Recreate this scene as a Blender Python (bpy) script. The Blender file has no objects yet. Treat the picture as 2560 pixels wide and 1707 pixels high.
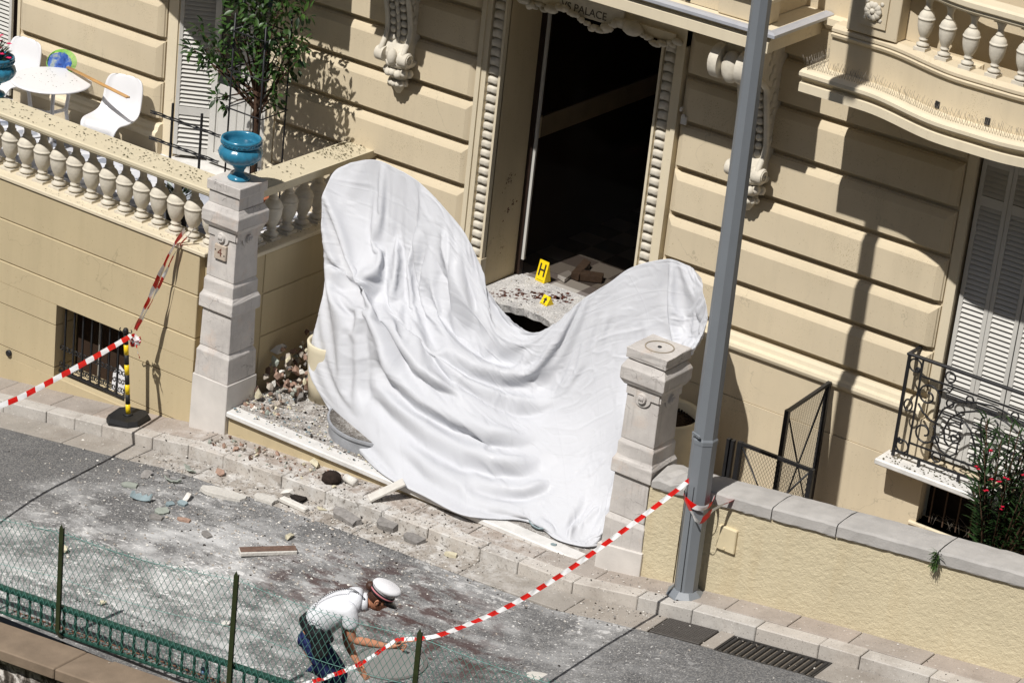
import bpy, bmesh, math, random
import numpy as np
from mathutils import Vector, Matrix
R = math.radians
PI = math.pi
scene = bpy.context.scene
col = scene.collection
# ------------------------------------------------------------------ camera
FPX = 7111.0
YAW, PIT, ROL = R(-33.05), R(23.42), R(6.32)
def _basis(a, b, g):
    f = np.array([math.sin(a)*math.cos(b), math.cos(a)*math.cos(b), -math.sin(b)])
    r0 = np.array([math.cos(a), -math.sin(a), 0.0]); u0 = np.cross(r0, f)
    r = math.cos(g)*r0 + math.sin(g)*u0; u = -math.sin(g)*r0 + math.cos(g)*u0
    return r, u, f
cr, cu, cf = _basis(YAW, PIT, ROL)
def ray(px, py):
    return cr*((px-1280.0)/FPX) - cu*((py-853.5)/FPX) + cf
CAM = np.array([0.0, 0.0, 1.0]) - ray(945, 373)*28.5
def at(px, py, ax, v):
    """the point of the plane (axis ax = v) seen at photo pixel px, py"""
    d = ray(px, py); t = (v-CAM[ax])/d[ax]; return CAM + t*d
def proj(P):
    q = np.asarray(P, float) - CAM
    z = q @ cf
    return 1280.0 + FPX*(q @ cr)/z, 853.5 - FPX*(q @ cu)/z
cd = bpy.data.cameras.new('camera'); cam = bpy.data.objects.new('camera', cd); col.objects.link(cam)
cd.sensor_width = 36.0; cd.sensor_fit = 'HORIZONTAL'; cd.lens = FPX/2560.0*36.0
cd.clip_start = 0.5; cd.clip_end = 400.0
cam.matrix_world = Matrix(((cr[0], cu[0], -cf[0], CAM[0]), (cr[1], cu[1], -cf[1], CAM[1]),
                           (cr[2], cu[2], -cf[2], CAM[2]), (0, 0, 0, 1)))
scene.camera = cam
# ------------------------------------------------------------------ world, sun, exposure
SUN = Vector((0.06, 1.0, -1.40)).normalized()
w = bpy.data.worlds.new('World'); scene.world = w; w.use_nodes = True
nt = w.node_tree; bg = nt.nodes['Background']
sky = nt.nodes.new('ShaderNodeTexSky'); sky.sky_type = 'NISHITA'; sky.sun_disc = False
sky.sun_elevation = math.asin(-SUN.z); sky.sun_rotation = math.atan2(-SUN.x, -SUN.y)
nt.links.new(sky.outputs[0], bg.inputs[0]); bg.inputs[1].default_value = 0.055
sd = bpy.data.lights.new('sun', 'SUN'); sd.energy = 5.0; sd.angle = R(0.53); sd.color = (1.0, 0.965, 0.92)
so = bpy.data.objects.new('sun', sd); col.objects.link(so)
so.rotation_euler = SUN.to_track_quat('-Z', 'Y').to_euler(); so.location = (0, -8, 25)
scene.view_settings.view_transform = 'Standard'; scene.view_settings.look = 'None'
scene.view_settings.exposure = -0.05; scene.view_settings.gamma = 1.0
scene.view_settings.use_curve_mapping = False
scene.cycles.max_bounces = 8; scene.cycles.diffuse_bounces = 4
# ------------------------------------------------------------------ helpers
rnd = random.Random(7)
class MB:
    """collects simple shapes into one mesh"""
    def __init__(s): s.v = []; s.f = []; s.m = []; s.sm = []
    def add(s, vs, fs, mi=0, smooth=False):
        o = len(s.v); s.v += [tuple(map(float, p)) for p in vs]
        for f in fs: s.f.append(tuple(i+o for i in f)); s.m.append(mi); s.sm.append(smooth)
        return s
    def box(s, x0, x1, y0, y1, z0, z1, mi=0):
        return s.add([(x0,y0,z0),(x1,y0,z0),(x1,y1,z0),(x0,y1,z0),(x0,y0,z1),(x1,y0,z1),(x1,y1,z1),(x0,y1,z1)],
            [(0,3,2,1),(4,5,6,7),(0,1,5,4),(1,2,6,5),(2,3,7,6),(3,0,4,7)], mi)
    def cbox(s, x0, x1, y0, y1, z0, z1, b=.01, mi=0, fn=None):
        """box with chamfered edges (44 triangles)"""
        vs = []; idx = {}
        for ix, (x, sx) in enumerate(((x0, 1), (x1, -1))):
            for iy, (y, sy) in enumerate(((y0, 1), (y1, -1))):
                for iz, (z, sz) in enumerate(((z0, 1), (z1, -1))):
                    for k in range(3):
                        p = [x+sx*b, y+sy*b, z+sz*b]; p[k] = (x, y, z)[k]
                        idx[ix, iy, iz, k] = len(vs); vs.append(p)
        I = lambda a, b_, c, k: idx[a, b_, c, k]
        fs = [(I(0,0,0,0),I(0,0,1,0),I(0,1,1,0),I(0,1,0,0)), (I(1,0,0,0),I(1,1,0,0),I(1,1,1,0),I(1,0,1,0)),
              (I(0,0,0,1),I(1,0,0,1),I(1,0,1,1),I(0,0,1,1)), (I(0,1,0,1),I(0,1,1,1),I(1,1,1,1),I(1,1,0,1)),
              (I(0,0,0,2),I(0,1,0,2),I(1,1,0,2),I(1,0,0,2)), (I(0,0,1,2),I(1,0,1,2),I(1,1,1,2),I(0,1,1,2))]
        for a in (0, 1):
            for c in (0, 1):
                fs.append((I(0,a,c,1),I(0,a,c,2),I(1,a,c,2),I(1,a,c,1)))
                fs.append((I(a,0,c,0),I(a,0,c,2),I(a,1,c,2),I(a,1,c,0)))
                fs.append((I(a,c,0,0),I(a,c,0,1),I(a,c,1,1),I(a,c,1,0)))
                for d in (0, 1): fs.append((I(a,c,d,0),I(a,c,d,1),I(a,c,d,2)))
        if fn: vs = [fn(p) for p in vs]
        return s.add(vs, fs, mi)
    def lathe(s, prof, c=(0,0,0), n=24, mi=0, smooth=True, flute=None, ring=False):
        vs = []; fs = []; m = len(prof)
        for j, (r, z) in enumerate(prof):
            for i in range(n):
                a = 2*PI*i/n; rr = r*(flute(a, j) if flute else 1)
                vs.append((c[0]+rr*math.cos(a), c[1]+rr*math.sin(a), c[2]+z))
        for j in range(m-1):
            for i in range(n):
                k = (i+1) % n; fs.append((j*n+i, j*n+k, (j+1)*n+k, (j+1)*n+i))
        if ring:
            for i in range(n): k = (i+1) % n; fs.append(((m-1)*n+i, (m-1)*n+k, k, i))
        else:
            if prof[0][0] > 1e-4: fs.append(tuple(range(n-1, -1, -1)))
            if prof[-1][0] > 1e-4: fs.append(tuple((m-1)*n+i for i in range(n)))
        return s.add(vs, fs, mi, smooth)
    def tube(s, pts, r, n=6, mi=0, smooth=True, cap=True, rs=None):
        P = [Vector(p) for p in pts]; k = len(P); vs = []; fs = []
        up = None
        for i, p in enumerate(P):
            t = (P[min(i+1, k-1)]-P[max(i-1, 0)])
            t = t.normalized() if t.length > 1e-9 else Vector((0,0,1))
            if up is None: up = Vector((0,0,1)) if abs(t.z) < .9 else Vector((1,0,0))
            a = up - t*up.dot(t)
            a = a.normalized() if a.length > 1e-6 else t.orthogonal().normalized()
            up = a; b = t.cross(a); rr = rs[i] if rs else r
            for q in range(n):
                an = 2*PI*q/n; vs.append(p + (a*math.cos(an)+b*math.sin(an))*rr)
        for i in range(k-1):
            for q in range(n):
                e = (q+1) % n; fs.append((i*n+q, i*n+e, (i+1)*n+e, (i+1)*n+q))
        if cap: fs.append(tuple(range(n-1, -1, -1))); fs.append(tuple((k-1)*n+q for q in range(n)))
        return s.add(vs, fs, mi, smooth)
    def sweep(s, prof, path, mi=0, smooth=False, cap=True):
        """profile [(out, up)] swept along a horizontal path [(x, y)] (out = left of travel, -y for +x travel is right)"""
        k = len(path); vs = []; fs = []; m = len(prof)
        for i in range(k):
            a = Vector(path[max(i-1, 0)]); b = Vector(path[i]); c = Vector(path[min(i+1, k-1)])
            d1 = (b-a) if i > 0 else (c-b); d2 = (c-b) if i < k-1 else (b-a)
            d1 = d1.normalized(); d2 = d2.normalized()
            n1 = Vector((d1.y, -d1.x)); n2 = Vector((d2.y, -d2.x)); nn = (n1+n2)
            nn = nn.normalized() if nn.length > 1e-6 else n1
            sc_ = 1/max(.35, nn.dot(n1))
            for (o, u) in prof: vs.append((b.x+nn.x*o*sc_, b.y+nn.y*o*sc_, u))
        for i in range(k-1):
            for j in range(m):
                e = (j+1) % m; fs.append((i*m+j, (i+1)*m+j, (i+1)*m+e, i*m+e))
        if cap: fs.append(tuple(range(m))); fs.append(tuple((k-1)*m+j for j in range(m-1, -1, -1)))
        return s.add(vs, fs, mi, smooth)
    def blob(s, c, r, n=10, mi=0, sc=(1,1,1), fn=None):
        vs = []; fs = []; m = max(4, n//2)
        for j in range(1, m):
            ph = PI*j/m
            for i in range(n):
                th = 2*PI*i/n; d = Vector((math.sin(ph)*math.cos(th)*sc[0], math.sin(ph)*math.sin(th)*sc[1], math.cos(ph)*sc[2]))*r
                vs.append(d)
        vs += [Vector((0,0,r*sc[2])), Vector((0,0,-r*sc[2]))]
        T = len(vs)-2
        for j in range(m-2):
            for i in range(n):
                k = (i+1) % n; fs.append((j*n+i, (j+1)*n+i, (j+1)*n+k, j*n+k))
        for i in range(n):
            k = (i+1) % n; fs.append((T, i, k)); fs.append((T+1, (m-2)*n+k, (m-2)*n+i))
        vs = [Vector(c)+(fn(p) if fn else p) for p in vs]
        return s.add(vs, fs, mi, True)
    def xform(s, M, start=0):
        for i in range(start, len(s.v)): s.v[i] = tuple(M @ Vector(s.v[i]))
        return s
    def mesh(s, name, mats):
        me = bpy.data.meshes.new(name); me.from_pydata(s.v, [], s.f)
        mats = mats if isinstance(mats, (list, tuple)) else [mats]
        for m in mats: me.materials.append(m)
        me.polygons.foreach_set('material_index', s.m); me.polygons.foreach_set('use_smooth', s.sm)
        bm = bmesh.new(); bm.from_mesh(me); bmesh.ops.recalc_face_normals(bm, faces=bm.faces[:]); bm.to_mesh(me); bm.free()
        me.update(); return me
    def build(s, name, mats, parent=None, loc=None, rot=None):
        return link(name, s.mesh(name, mats), parent, loc, rot)
def link(name, me, parent=None, loc=None, rot=None, scale=None):
    o = bpy.data.objects.new(name, me); col.objects.link(o); o.parent = parent
    if loc is not None: o.location = loc
    if rot is not None: o.rotation_euler = rot
    if scale is not None: o.scale = scale
    return o
def thing(name, label, cat, loc=(0,0,0), group=None, rz=0):
    o = bpy.data.objects.new(name, None); col.objects.link(o); o.location = loc; o.rotation_euler = (0,0,rz)
    o.empty_display_size = .1
    return tag(o, label, cat, group)
def tag(o, label=None, cat=None, group=None, kind=None):
    if label: o['label'] = label
    if cat: o['category'] = cat
    if group: o['group'] = group
    if kind: o['kind'] = kind
    return o
def struct(o): o['kind'] = 'structure'; return o
def smoothstep(a, b, x):
    t = np.clip((x-a)/(b-a), 0, 1); return t*t*(3-2*t)
# ------------------------------------------------------------------ materials
def srgb(r, g, b): return tuple(((c/255)/12.92 if c/255 <= .04045 else (((c/255)+.055)/1.055)**2.4) for c in (r, g, b))
class NT:
    def __init__(s, name):
        s.m = bpy.data.materials.new(name); s.m.use_nodes = True; s.t = s.m.node_tree
        s.b = s.t.nodes['Principled BSDF']; s.out = s.t.nodes['Material Output']
        s.geo = None
    def n(s, typ, **kw):
        x = s.t.nodes.new(typ)
        for k, v in kw.items(): setattr(x, k, v)
        return x
    def l(s, a, b): s.t.links.new(a, b); return b
    def pos(s, obj=False):
        if obj: return s.n('ShaderNodeTexCoord').outputs['Object']
        return s.n('ShaderNodeNewGeometry').outputs['Position']
    def scaled(s, vec, sc):
        m = s.n('ShaderNodeMapping'); m.inputs['Scale'].default_value = sc; s.l(vec, m.inputs['Vector']); return m.outputs[0]
    def noise(s, vec, scale, detail=4, rough=.55, dist=0.0):
        x = s.n('ShaderNodeTexNoise'); x.inputs['Scale'].default_value = scale; x.inputs['Detail'].default_value = detail
        x.inputs['Roughness'].default_value = rough; x.inputs['Distortion'].default_value = dist
        s.l(vec, x.inputs['Vector']); return x.outputs[0]
    def voro(s, vec, scale, feature='F1', out='Distance'):
        x = s.n('ShaderNodeTexVoronoi', feature=feature); x.inputs['Scale'].default_value = scale
        s.l(vec, x.inputs['Vector']); return x.outputs[out]
    def ramp(s, fac, stops, interp='LINEAR'):
        x = s.n('ShaderNodeValToRGB'); cr_ = x.color_ramp; cr_.interpolation = interp
        while len(cr_.elements) < len(stops): cr_.elements.new(.5)
        for e, (p, c) in zip(cr_.elements, stops):
            e.position = p; e.color = (*(c if isinstance(c, tuple) else (c, c, c)), 1)
        s.l(fac, x.inputs[0]); return x.outputs[0]
    def mix(s, fac, a, b, mode='MIX'):
        x = s.n('ShaderNodeMix', data_type='RGBA', blend_type=mode)
        for sock, v in ((x.inputs[0], fac), (x.inputs[6], a), (x.inputs[7], b)):
            if isinstance(v, bpy.types.NodeSocket): s.l(v, sock)
            elif isinstance(v, tuple): sock.default_value = (*v, 1)
            else: sock.default_value = v
        return x.outputs[2]
    def math(s, op, a, b=0.0):
        x = s.n('ShaderNodeMath', operation=op)
        for sock, v in ((x.inputs[0], a), (x.inputs[1], b)):
            if isinstance(v, bpy.types.NodeSocket): s.l(v, sock)
            else: sock.default_value = v
        return x.outputs[0]
    def bump(s, h, strength=.3, dist=.01, prev=None):
        x = s.n('ShaderNodeBump'); x.inputs['Strength'].default_value = strength; x.inputs['Distance'].default_value = dist
        s.l(h, x.inputs['Height'])
        if prev is not None: s.l(prev, x.inputs['Normal'])
        return x.outputs[0]
    def fin(s, colr, rough=.8, spec=.3, nrm=None, metal=0.0):
        for sock, v in ((s.b.inputs['Base Color'], colr), (s.b.inputs['Roughness'], rough)):
            if isinstance(v, bpy.types.NodeSocket): s.l(v, sock)
            elif isinstance(v, tuple): sock.default_value = (*v, 1)
            else: sock.default_value = v
        s.b.inputs['Specular IOR Level'].default_value = spec; s.b.inputs['Metallic'].default_value = metal
        if nrm is not None: s.l(nrm, s.b.inputs['Normal'])
        return s.m
def dk(c, k): return tuple(v*k for v in c)
def simple(name, c, rough=.6, spec=.3, var=.12, scale=6, bump=.08, bscale=60, metal=0.0, obj=False, rand=0.0):
    t = NT(name); p = t.pos(obj); n1 = t.noise(p, scale, 5)
    cc = t.ramp(n1, [(.3, dk(c, 1-var)), (.7, dk(c, 1+var*.6))])
    if rand:
        oi = t.n('ShaderNodeObjectInfo'); cc = t.mix(1.0, cc, t.ramp(oi.outputs['Random'], [(0, 1-rand), (1, 1.0)]), 'MULTIPLY')
    nr = t.bump(t.noise(p, bscale, 3), bump, .01) if bump else None
    return t.fin(cc, rough, spec, nr, metal)
def stucco(name, c, spots=False):
    t = NT(name); p = t.pos()
    n1 = t.noise(p, 1.3, 6, .6); cc = t.ramp(n1, [(.25, dk(c, .93)), (.75, dk(c, 1.04))])
    st = t.noise(t.scaled(p, (7, 7, .5)), 1.0, 5, .6)           # rain streaks
    cc = t.mix(t.ramp(st, [(.48, 0.0), (.76, .30)]), cc, dk(c, .74))
    fl = t.noise(p, 55, 2, .5); cc = t.mix(t.ramp(fl, [(.69, 0.0), (.74, .55)]), cc, (c[0]*.55, c[1]*.5, c[2]*.4))
    if spots:
        ms = t.noise(p, 2.2, 3); sp = t.noise(p, 130, 1)
        f = t.math('MULTIPLY', t.ramp(ms, [(.52, 0.0), (.66, 1.0)]), t.ramp(sp, [(.63, 0.0), (.68, .6)]))
        cc = t.mix(f, cc, srgb(120, 100, 50))
    nv = t.n('ShaderNodeTexNoise'); nv.inputs['Scale'].default_value = 2.4; nv.inputs['Detail'].default_value = 6; t.l(p, nv.inputs['Vector'])
    va = t.n('ShaderNodeVectorMath', operation='MULTIPLY_ADD'); t.l(nv.outputs['Color'], va.inputs[0]); va.inputs[1].default_value = (.7, .7, .7); t.l(p, va.inputs[2])
    hc = t.math('MULTIPLY', t.ramp(t.voro(va.outputs[0], .9, 'DISTANCE_TO_EDGE'), [(0.0, 1.0), (.004, 0.0)]), t.ramp(t.noise(p, .8, 2), [(.50, 0.0), (.58, .5)]))
    cc = t.mix(hc, cc, dk(c, .45))                                  # hairline cracks
    pt = t.ramp(t.noise(p, .7, 5, .55, .4), [(.55, 0.0), (.60, .16)]); cc = t.mix(pt, cc, (c[0]*1.08, c[1]*1.06, c[2]*1.02))   # repainted patches
    nr = t.bump(t.noise(p, 220, 2), .10, .004); nr = t.bump(t.noise(p, 2.5, 3), .06, .03, nr)
    oi = t.n('ShaderNodeObjectInfo'); cc = t.mix(1.0, cc, t.ramp(oi.outputs['Random'], [(0, .93), (1, 1.0)]), 'MULTIPLY')
    return t.fin(cc, .86, .22, nr)
CREAM = srgb(206, 192, 165)
m_wall = stucco('cream_stucco', CREAM, True)
m_trim = stucco('cream_trim', srgb(218, 206, 180))
m_terr = stucco('tan_stucco', srgb(195, 179, 145))
m_orn = simple('carved_plaster', srgb(206, 199, 184), .8, .25, .14, 14, .25, 45)
def limestone():
    t = NT('weathered_limestone'); p = t.pos(); c = srgb(192, 187, 182)
    cc = t.ramp(t.noise(p, 3, 6, .65), [(.25, dk(c, .78)), (.5, c), (.78, srgb(212, 207, 200))])
    cc = t.mix(t.ramp(t.noise(p, 5, 4, .6), [(.55, 0.0), (.75, .35)]), cc, srgb(206, 176, 150))
    st = t.noise(t.scaled(p, (26, 26, 1.6)), 1.0, 5, .65)
    cc = t.mix(t.ramp(st, [(.56, 0.0), (.75, .40)]), cc, srgb(128, 122, 116))
    nv = t.n('ShaderNodeTexNoise'); nv.inputs['Scale'].default_value = 7; nv.inputs['Detail'].default_value = 5; t.l(p, nv.inputs['Vector'])
    va = t.n('ShaderNodeVectorMath', operation='MULTIPLY_ADD'); t.l(nv.outputs['Color'], va.inputs[0]); va.inputs[1].default_value = (.22, .22, .22); t.l(p, va.inputs[2])
    cr_ = t.voro(va.outputs[0], 4.5, 'DISTANCE_TO_EDGE')
    ms = t.ramp(t.noise(p, 3.6, 4), [(.52, 0.0), (.64, 1.0)])
    ck = t.math('MULTIPLY', t.ramp(cr_, [(.0, 1.0), (.016, 0.0)]), ms)
    cc = t.mix(t.math('MULTIPLY', ck, .7), cc, srgb(70, 62, 58))
    pt = t.noise(p, 90, 3); cc = t.mix(t.ramp(pt, [(.66, 0.0), (.72, .6)]), cc, srgb(96, 90, 84))
    nr = t.bump(t.noise(p, 45, 5, .65), .35, .006); nr = t.bump(ck, -.5, .004, nr)
    return t.fin(cc, .85, .2, nr)
m_lime = limestone()
m_limelt = simple('pale_stone_base', srgb(206, 201, 195), .75, .25, .1, 5, .12, 70)
m_dark = simple('dark_interior', srgb(58, 44, 34), .8, .2, .2, 3, .05)
m_white = simple('white_plastic', (.74, .74, .755), .32, .5, .02, 3, 0)
m_black = simple('black_iron', (.018, .018, .02), .45, .4, .3, 20, .1, 120)
m_glass = simple('window_glass', (.03, .035, .035), .08, .6, .2, 2, 0)
m_shut = simple('shutter_paint', srgb(196, 194, 188), .55, .3, .05, 6, .05, 80)
m_mar = simple('white_marble', srgb(214, 212, 208), .45, .4, .12, 9, .12, 60)
# ================================================================== GROUND: road, gutter, kerb, pavement
KX = [-40, -8, -2.68, -.4, .12, 2.07, 4.5, 5.0, 5.77, 7.0, 8.56, 16, 45]
KZ = [-7.43, -2.63, -1.83, -1.48, -1.38, -1.24, -1.12, -1.02, -.89, -.72, -.53, .37, 3.9]
def zp(x): return float(np.interp(x, KX, KZ))            # pavement level along the climbing street
YK = -2.68; YG = -3.02; YP = -2.2
def m_asphalt():
    t = NT('dusty_asphalt'); p = t.pos()
    c = t.ramp(t.noise(p, 1.1, 5, .6), [(.3, srgb(86, 86, 87)), (.7, srgb(106, 106, 106))])
    ag = t.voro(p, 95, 'F1', 'Color'); sep = t.n('ShaderNodeSeparateColor'); t.l(ag, sep.inputs[0])
    c = t.mix(t.ramp(sep.outputs[0], [(.55, 0.0), (.62, .35), (1, .6)]), c, srgb(146, 144, 140))
    c = t.mix(t.ramp(sep.outputs[1], [(.75, 0.0), (.8, .4)]), c, srgb(58, 55, 55))
    sx = t.n('ShaderNodeSeparateXYZ'); t.l(p, sx.inputs[0])
    # plaster dust lies thickest in front of the entrance
    def lump(cx, cy, rx, ry):
        dx = t.math('DIVIDE', t.math('SUBTRACT', sx.outputs[0], cx), rx); dy = t.math('DIVIDE', t.math('SUBTRACT', sx.outputs[1], cy), ry)
        return t.ramp(t.math('ADD', t.math('MULTIPLY', dx, dx), t.math('MULTIPLY', dy, dy)), [(0.0, 1.0), (1.0, 0.0)])
    zone = t.math('MAXIMUM', lump(1.6, -4.4, 2.6, 1.7), lump(2.9, -5.0, 1.6, 1.3))
    zone = t.math('MAXIMUM', zone, t.math('MULTIPLY', lump(.6, -5.8, 1.7, 1.2), .8))
    zone = t.math('MAXIMUM', zone, t.math('MULTIPLY', lump(4.2, -3.6, 2.2, 1.0), .55))
    d1 = t.noise(t.scaled(p, (1, 1.5, 1)), 3.2, 7, .72, .4)
    pm_ = t.ramp(t.noise(p, 1.15, 4, .6, .3), [(.44, .12), (.60, 1.0)])
    dust = t.math('MULTIPLY', t.math('MULTIPLY', t.ramp(d1, [(.36, 0.0), (.66, .9)]), zone), pm_)
    c = t.mix(dust, c, srgb(190, 189, 187))
    d0 = t.noise(t.scaled(p, (1.0, 1.9, 1)), 1.5, 8, .62, .25)
    c = t.mix(t.math('MULTIPLY', t.ramp(d0, [(.46, 0.0), (.64, .8)]), zone), c, srgb(204, 204, 203))
    d2 = t.noise(t.scaled(p, (1, 2.0, 1)), 8.0, 6, .7, .6)
    c = t.mix(t.math('MULTIPLY', t.math('MULTIPLY', t.ramp(d2, [(.53, 0.0), (.60, 1.0)]), t.math('POWER', zone, .55)), pm_), c, srgb(218, 217, 215))
    fl = t.noise(p, 38, 2, .5)
    c = t.mix(t.math('MULTIPLY', t.ramp(fl, [(.655, 0.0), (.68, 1.0)]), t.math('POWER', zone, .4)), c, srgb(226, 224, 220))
    # dried reddish brown smears
    zs = t.math('POWER', t.math('MAXIMUM', lump(3.3, -3.9, 1.3, .8), lump(4.4, -4.3, .7, .4)), .5)
    s1 = t.noise(t.scaled(p, (2.2, 4.4, 1)), 1.6, 6, .65)
    c = t.mix(t.math('MULTIPLY', t.ramp(s1, [(.48, 0.0), (.58, .9)]), zs), c, srgb(70, 48, 45))
    nr = t.bump(t.voro(p, 95), .5, .004); nr = t.bump(t.noise(p, 4, 4), .15, .02, nr)
    return t.fin(c, .9, .2, nr)
M_ROAD = m_asphalt()
def strip(y0, y1, off0, off1, x0=-30, x1=34, step=.25, ny=1):
    xs = np.arange(x0, x1+1e-6, step); b = MB(); vs = []; fs = []
    for x in xs:
        for j in range(ny+1):
            u = j/ny; vs.append((x, y0+(y1-y0)*u, zp(x)+off0+(off1-off0)*u))
    for i in range(len(xs)-1):
        for j in range(ny): a = i*(ny+1)+j; fs.append((a, a+ny+1, a+ny+2, a+1))
    return b.add(vs, fs)
struct(strip(-6.25, YG-.004, -.13, -.13).build('road', M_ROAD))
struct(MB().box(-60, 60, -90, 60, -9.2, -9.0).build('ground', simple('far_ground', srgb(120, 112, 100), .9, .2)))
def stone_mat(name, c, warm):
    t = NT(name); p = t.pos(); oi = t.n('ShaderNodeObjectInfo')
    cc = t.ramp(t.noise(p, 4, 6, .65), [(.25, dk(c, .8)), (.6, c), (.8, dk(c, 1.12))])
    cc = t.mix(t.ramp(oi.outputs['Random'], [(0, 0.0), (1, .35)]), cc, warm)
    cc = t.mix(t.ramp(t.noise(p, 2.2, 6, .7), [(.5, 0.0), (.72, .55)]), cc, srgb(128, 118, 108))
    cc = t.mix(t.ramp(t.noise(p, 70, 2), [(.64, 0.0), (.7, .6)]), cc, srgb(80, 74, 68))
    cc = t.mix(t.ramp(t.noise(p, 33, 3, .6), [(.66, 0.0), (.7, .7)]), cc, srgb(215, 212, 206))
    sx = t.n('ShaderNodeSeparateXYZ'); t.l(p, sx.inputs[0]); dx = t.math('DIVIDE', t.math('SUBTRACT', sx.outputs[0], 1.9), 2.6)
    zn = t.ramp(t.math('MULTIPLY', dx, dx), [(.2, 1.0), (1.0, 0.0)])                # plaster dust blown out of the entrance
    cc = t.mix(t.math('MULTIPLY', t.ramp(t.noise(p, 7, 7, .72), [(.45, 0.0), (.62, .8)]), zn), cc, srgb(206, 204, 200))
    cc = t.mix(t.math('MULTIPLY', t.ramp(t.noise(p, 26, 3, .6), [(.58, 0.0), (.66, .7)]), zn), cc, srgb(92, 84, 76))
    nr = t.bump(t.noise(p, 60, 4, .6), .3, .006); nr = t.bump(t.noise(p, 6, 3), .25, .02, nr)
    return t.fin(cc, .88, .2, nr)
M_KERB = stone_mat('kerb_stone', srgb(188, 184, 178), srgb(192, 180, 166))
M_PAVE = stone_mat('paving_stone', srgb(162, 154, 146), srgb(170, 152, 138))
M_GUT = stone_mat('gutter_stone', srgb(156, 150, 142), srgb(164, 154, 142))
M_JOINT = simple('sandy_joint', srgb(112, 104, 94), .95, .1, .2, 30, .2)
def run_of_stones(parent, name, y0, y1, ztop, depth, xs, mat, gap=.008, b=.012, rough=0.0, seed=1):
    rg = random.Random(seed)
    for a, c in zip(xs[:-1], xs[1:]):
        dz = rg.uniform(-.004, .004); dy = rg.uniform(-.004, .004)
        fn = lambda q: (q[0], q[1], q[2]+zp(q[0])+ztop)
        m = MB().cbox(a+gap, c-gap, y0+dy, y1+dy*.3, -depth, dz, b, 0, fn)
        m.build(name, mat, parent)
def joints(x0, x1, l0, l1, seed):
    rg = random.Random(seed); xs = [x0]
    while xs[-1] < x1: xs.append(xs[-1]+rg.uniform(l0, l1))
    return xs
kerb = struct(strip(YK+.03, YK+.13, -.02, -.02, -30, 34).build('kerb', M_JOINT))
run_of_stones(kerb, 'kerb_stone', YK, YK+.16, 0.0, .3, [-30, -6]+joints(-4.5, 9.5, .36, .72, 3)+[12, 34], M_KERB, .003, .008, seed=4)
pave = struct(strip(YK+.155, YP+.5, -.02, -.02).build('pavement', M_JOINT))
run_of_stones(pave, 'paving_slab', YK+.165, -2.03, -.003, .2, [-30, -6]+joints(-4.6, 9.8, .55, .8, 9)+[12, 34], M_PAVE, .004, .006, seed=2)
gut = struct(strip(YG, YK+.02, -.15, -.15).build('gutter', M_JOINT))
gx = [v for v in joints(-4.6, 9.8, .8, 1.3, 12)]
run_of_stones(gut, 'gutter_stone', YG+.004, YK-.002, -.125, .2, [-30, -6]+[v for v in gx if v < 5.35]+[5.5], M_GUT, .005, .006, seed=5)
run_of_stones(gut, 'gutter_stone', YG+.004, YK-.002, -.125, .2, [6.02, 6.16], M_GUT, .003, .004, seed=6)
run_of_stones(gut, 'gutter_stone', YG+.004, YK-.002, -.125, .2, [7.1, 7.9, 8.7, 9.8, 34], M_GUT, .005, .006, seed=6)
# drain cover and slotted grate
mc = thing('manhole_cover', 'small square studded iron cover set in the gutter beside the kerb', 'manhole cover', (5.76, -2.85, zp(5.76)-.128))
sl = math.atan((zp(6.0)-zp(5.5))/.5); mc.rotation_euler = (0, -sl, 0)
m_cast = simple('cast_iron', srgb(88, 84, 80), .6, .4, .2, 25, .3, 90, .3)
MB().cbox(-.25, .25, -.16, .16, -.05, .004, .004).build('plate', m_cast, mc)
b = MB()
for i in range(20):
    for j in range(12): b.cbox(-.235+i*.0245, -.222+i*.0245, -.148+j*.0255, -.134+j*.0255, .003, .010, .003)
b.build('stud', m_cast, mc)['kind'] = 'stuff'
dg = thing('drain_grate', 'long slotted black iron drain grate in the gutter', 'drain grate', (6.63, -2.86, zp(6.63)-.14))
sl = math.atan((zp(7.1)-zp(6.15))/.95); dg.rotation_euler = (0, -sl, 0)
m_grate = simple('drain_iron', srgb(62, 60, 58), .55, .4, .2, 30, .2, 90, .4)
MB().box(-.47, .47, -.165, .165, -.22, -.2).build('pit_floor', simple('drain_dark', (.01, .01, .01), .9), dg)
b = MB(); b.box(-.475, .475, .15, .17, -.22, .01).box(-.475, .475, -.17, -.15, -.22, .01).box(-.475, -.455, -.15, .15, -.22, .01).box(.455, .475, -.15, .15, -.22, .01)
b.build('frame', m_grate, dg)
me = MB().cbox(-.016, .016, -.148, .148, -.03, .012, .005).mesh('bar', m_grate)
for i in range(15): link('bar', me, dg, (-.43+i*.0615, 0, 0))
# round cover in the asphalt near the fence
rc = thing('round_manhole_cover', 'large round grey manhole cover in the road beside the bending person', 'manhole cover', (4.06, -4.72, zp(4.06)-.127))
rc.rotation_euler = (0, -math.atan(.06), 0)
m_rc = simple('worn_cover', srgb(128, 127, 124), .7, .3, .1, 9, .2, 80)
MB().lathe([(.0, -.04), (.28, -.04), (.28, .004), (.0, .004)], n=48, smooth=False).build('lid', m_rc, rc)
MB().lathe([(.284, -.04), (.315, -.04), (.315, .006), (.284, .006)], n=48, smooth=False, ring=True).build('rim', simple('rim_iron', srgb(104, 101, 98), .7), rc)
MB().cbox(-.03, .03, .20, .24, .0, .007, .003).build('lifting_slot', m_black, rc)
# ================================================================== THE BUILDING
bld = thing('apartment_building', 'cream stucco apartment building with rusticated courses, shutters and ornate balconies', 'building', (2.29, 0, -1.1))
BL = (-2.29, 0, 1.1)
def part(mb, name, mat, parent=bld):
    o = mb.build(name, mat, parent)
    if parent is bld: o.location = BL
    return o
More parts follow.
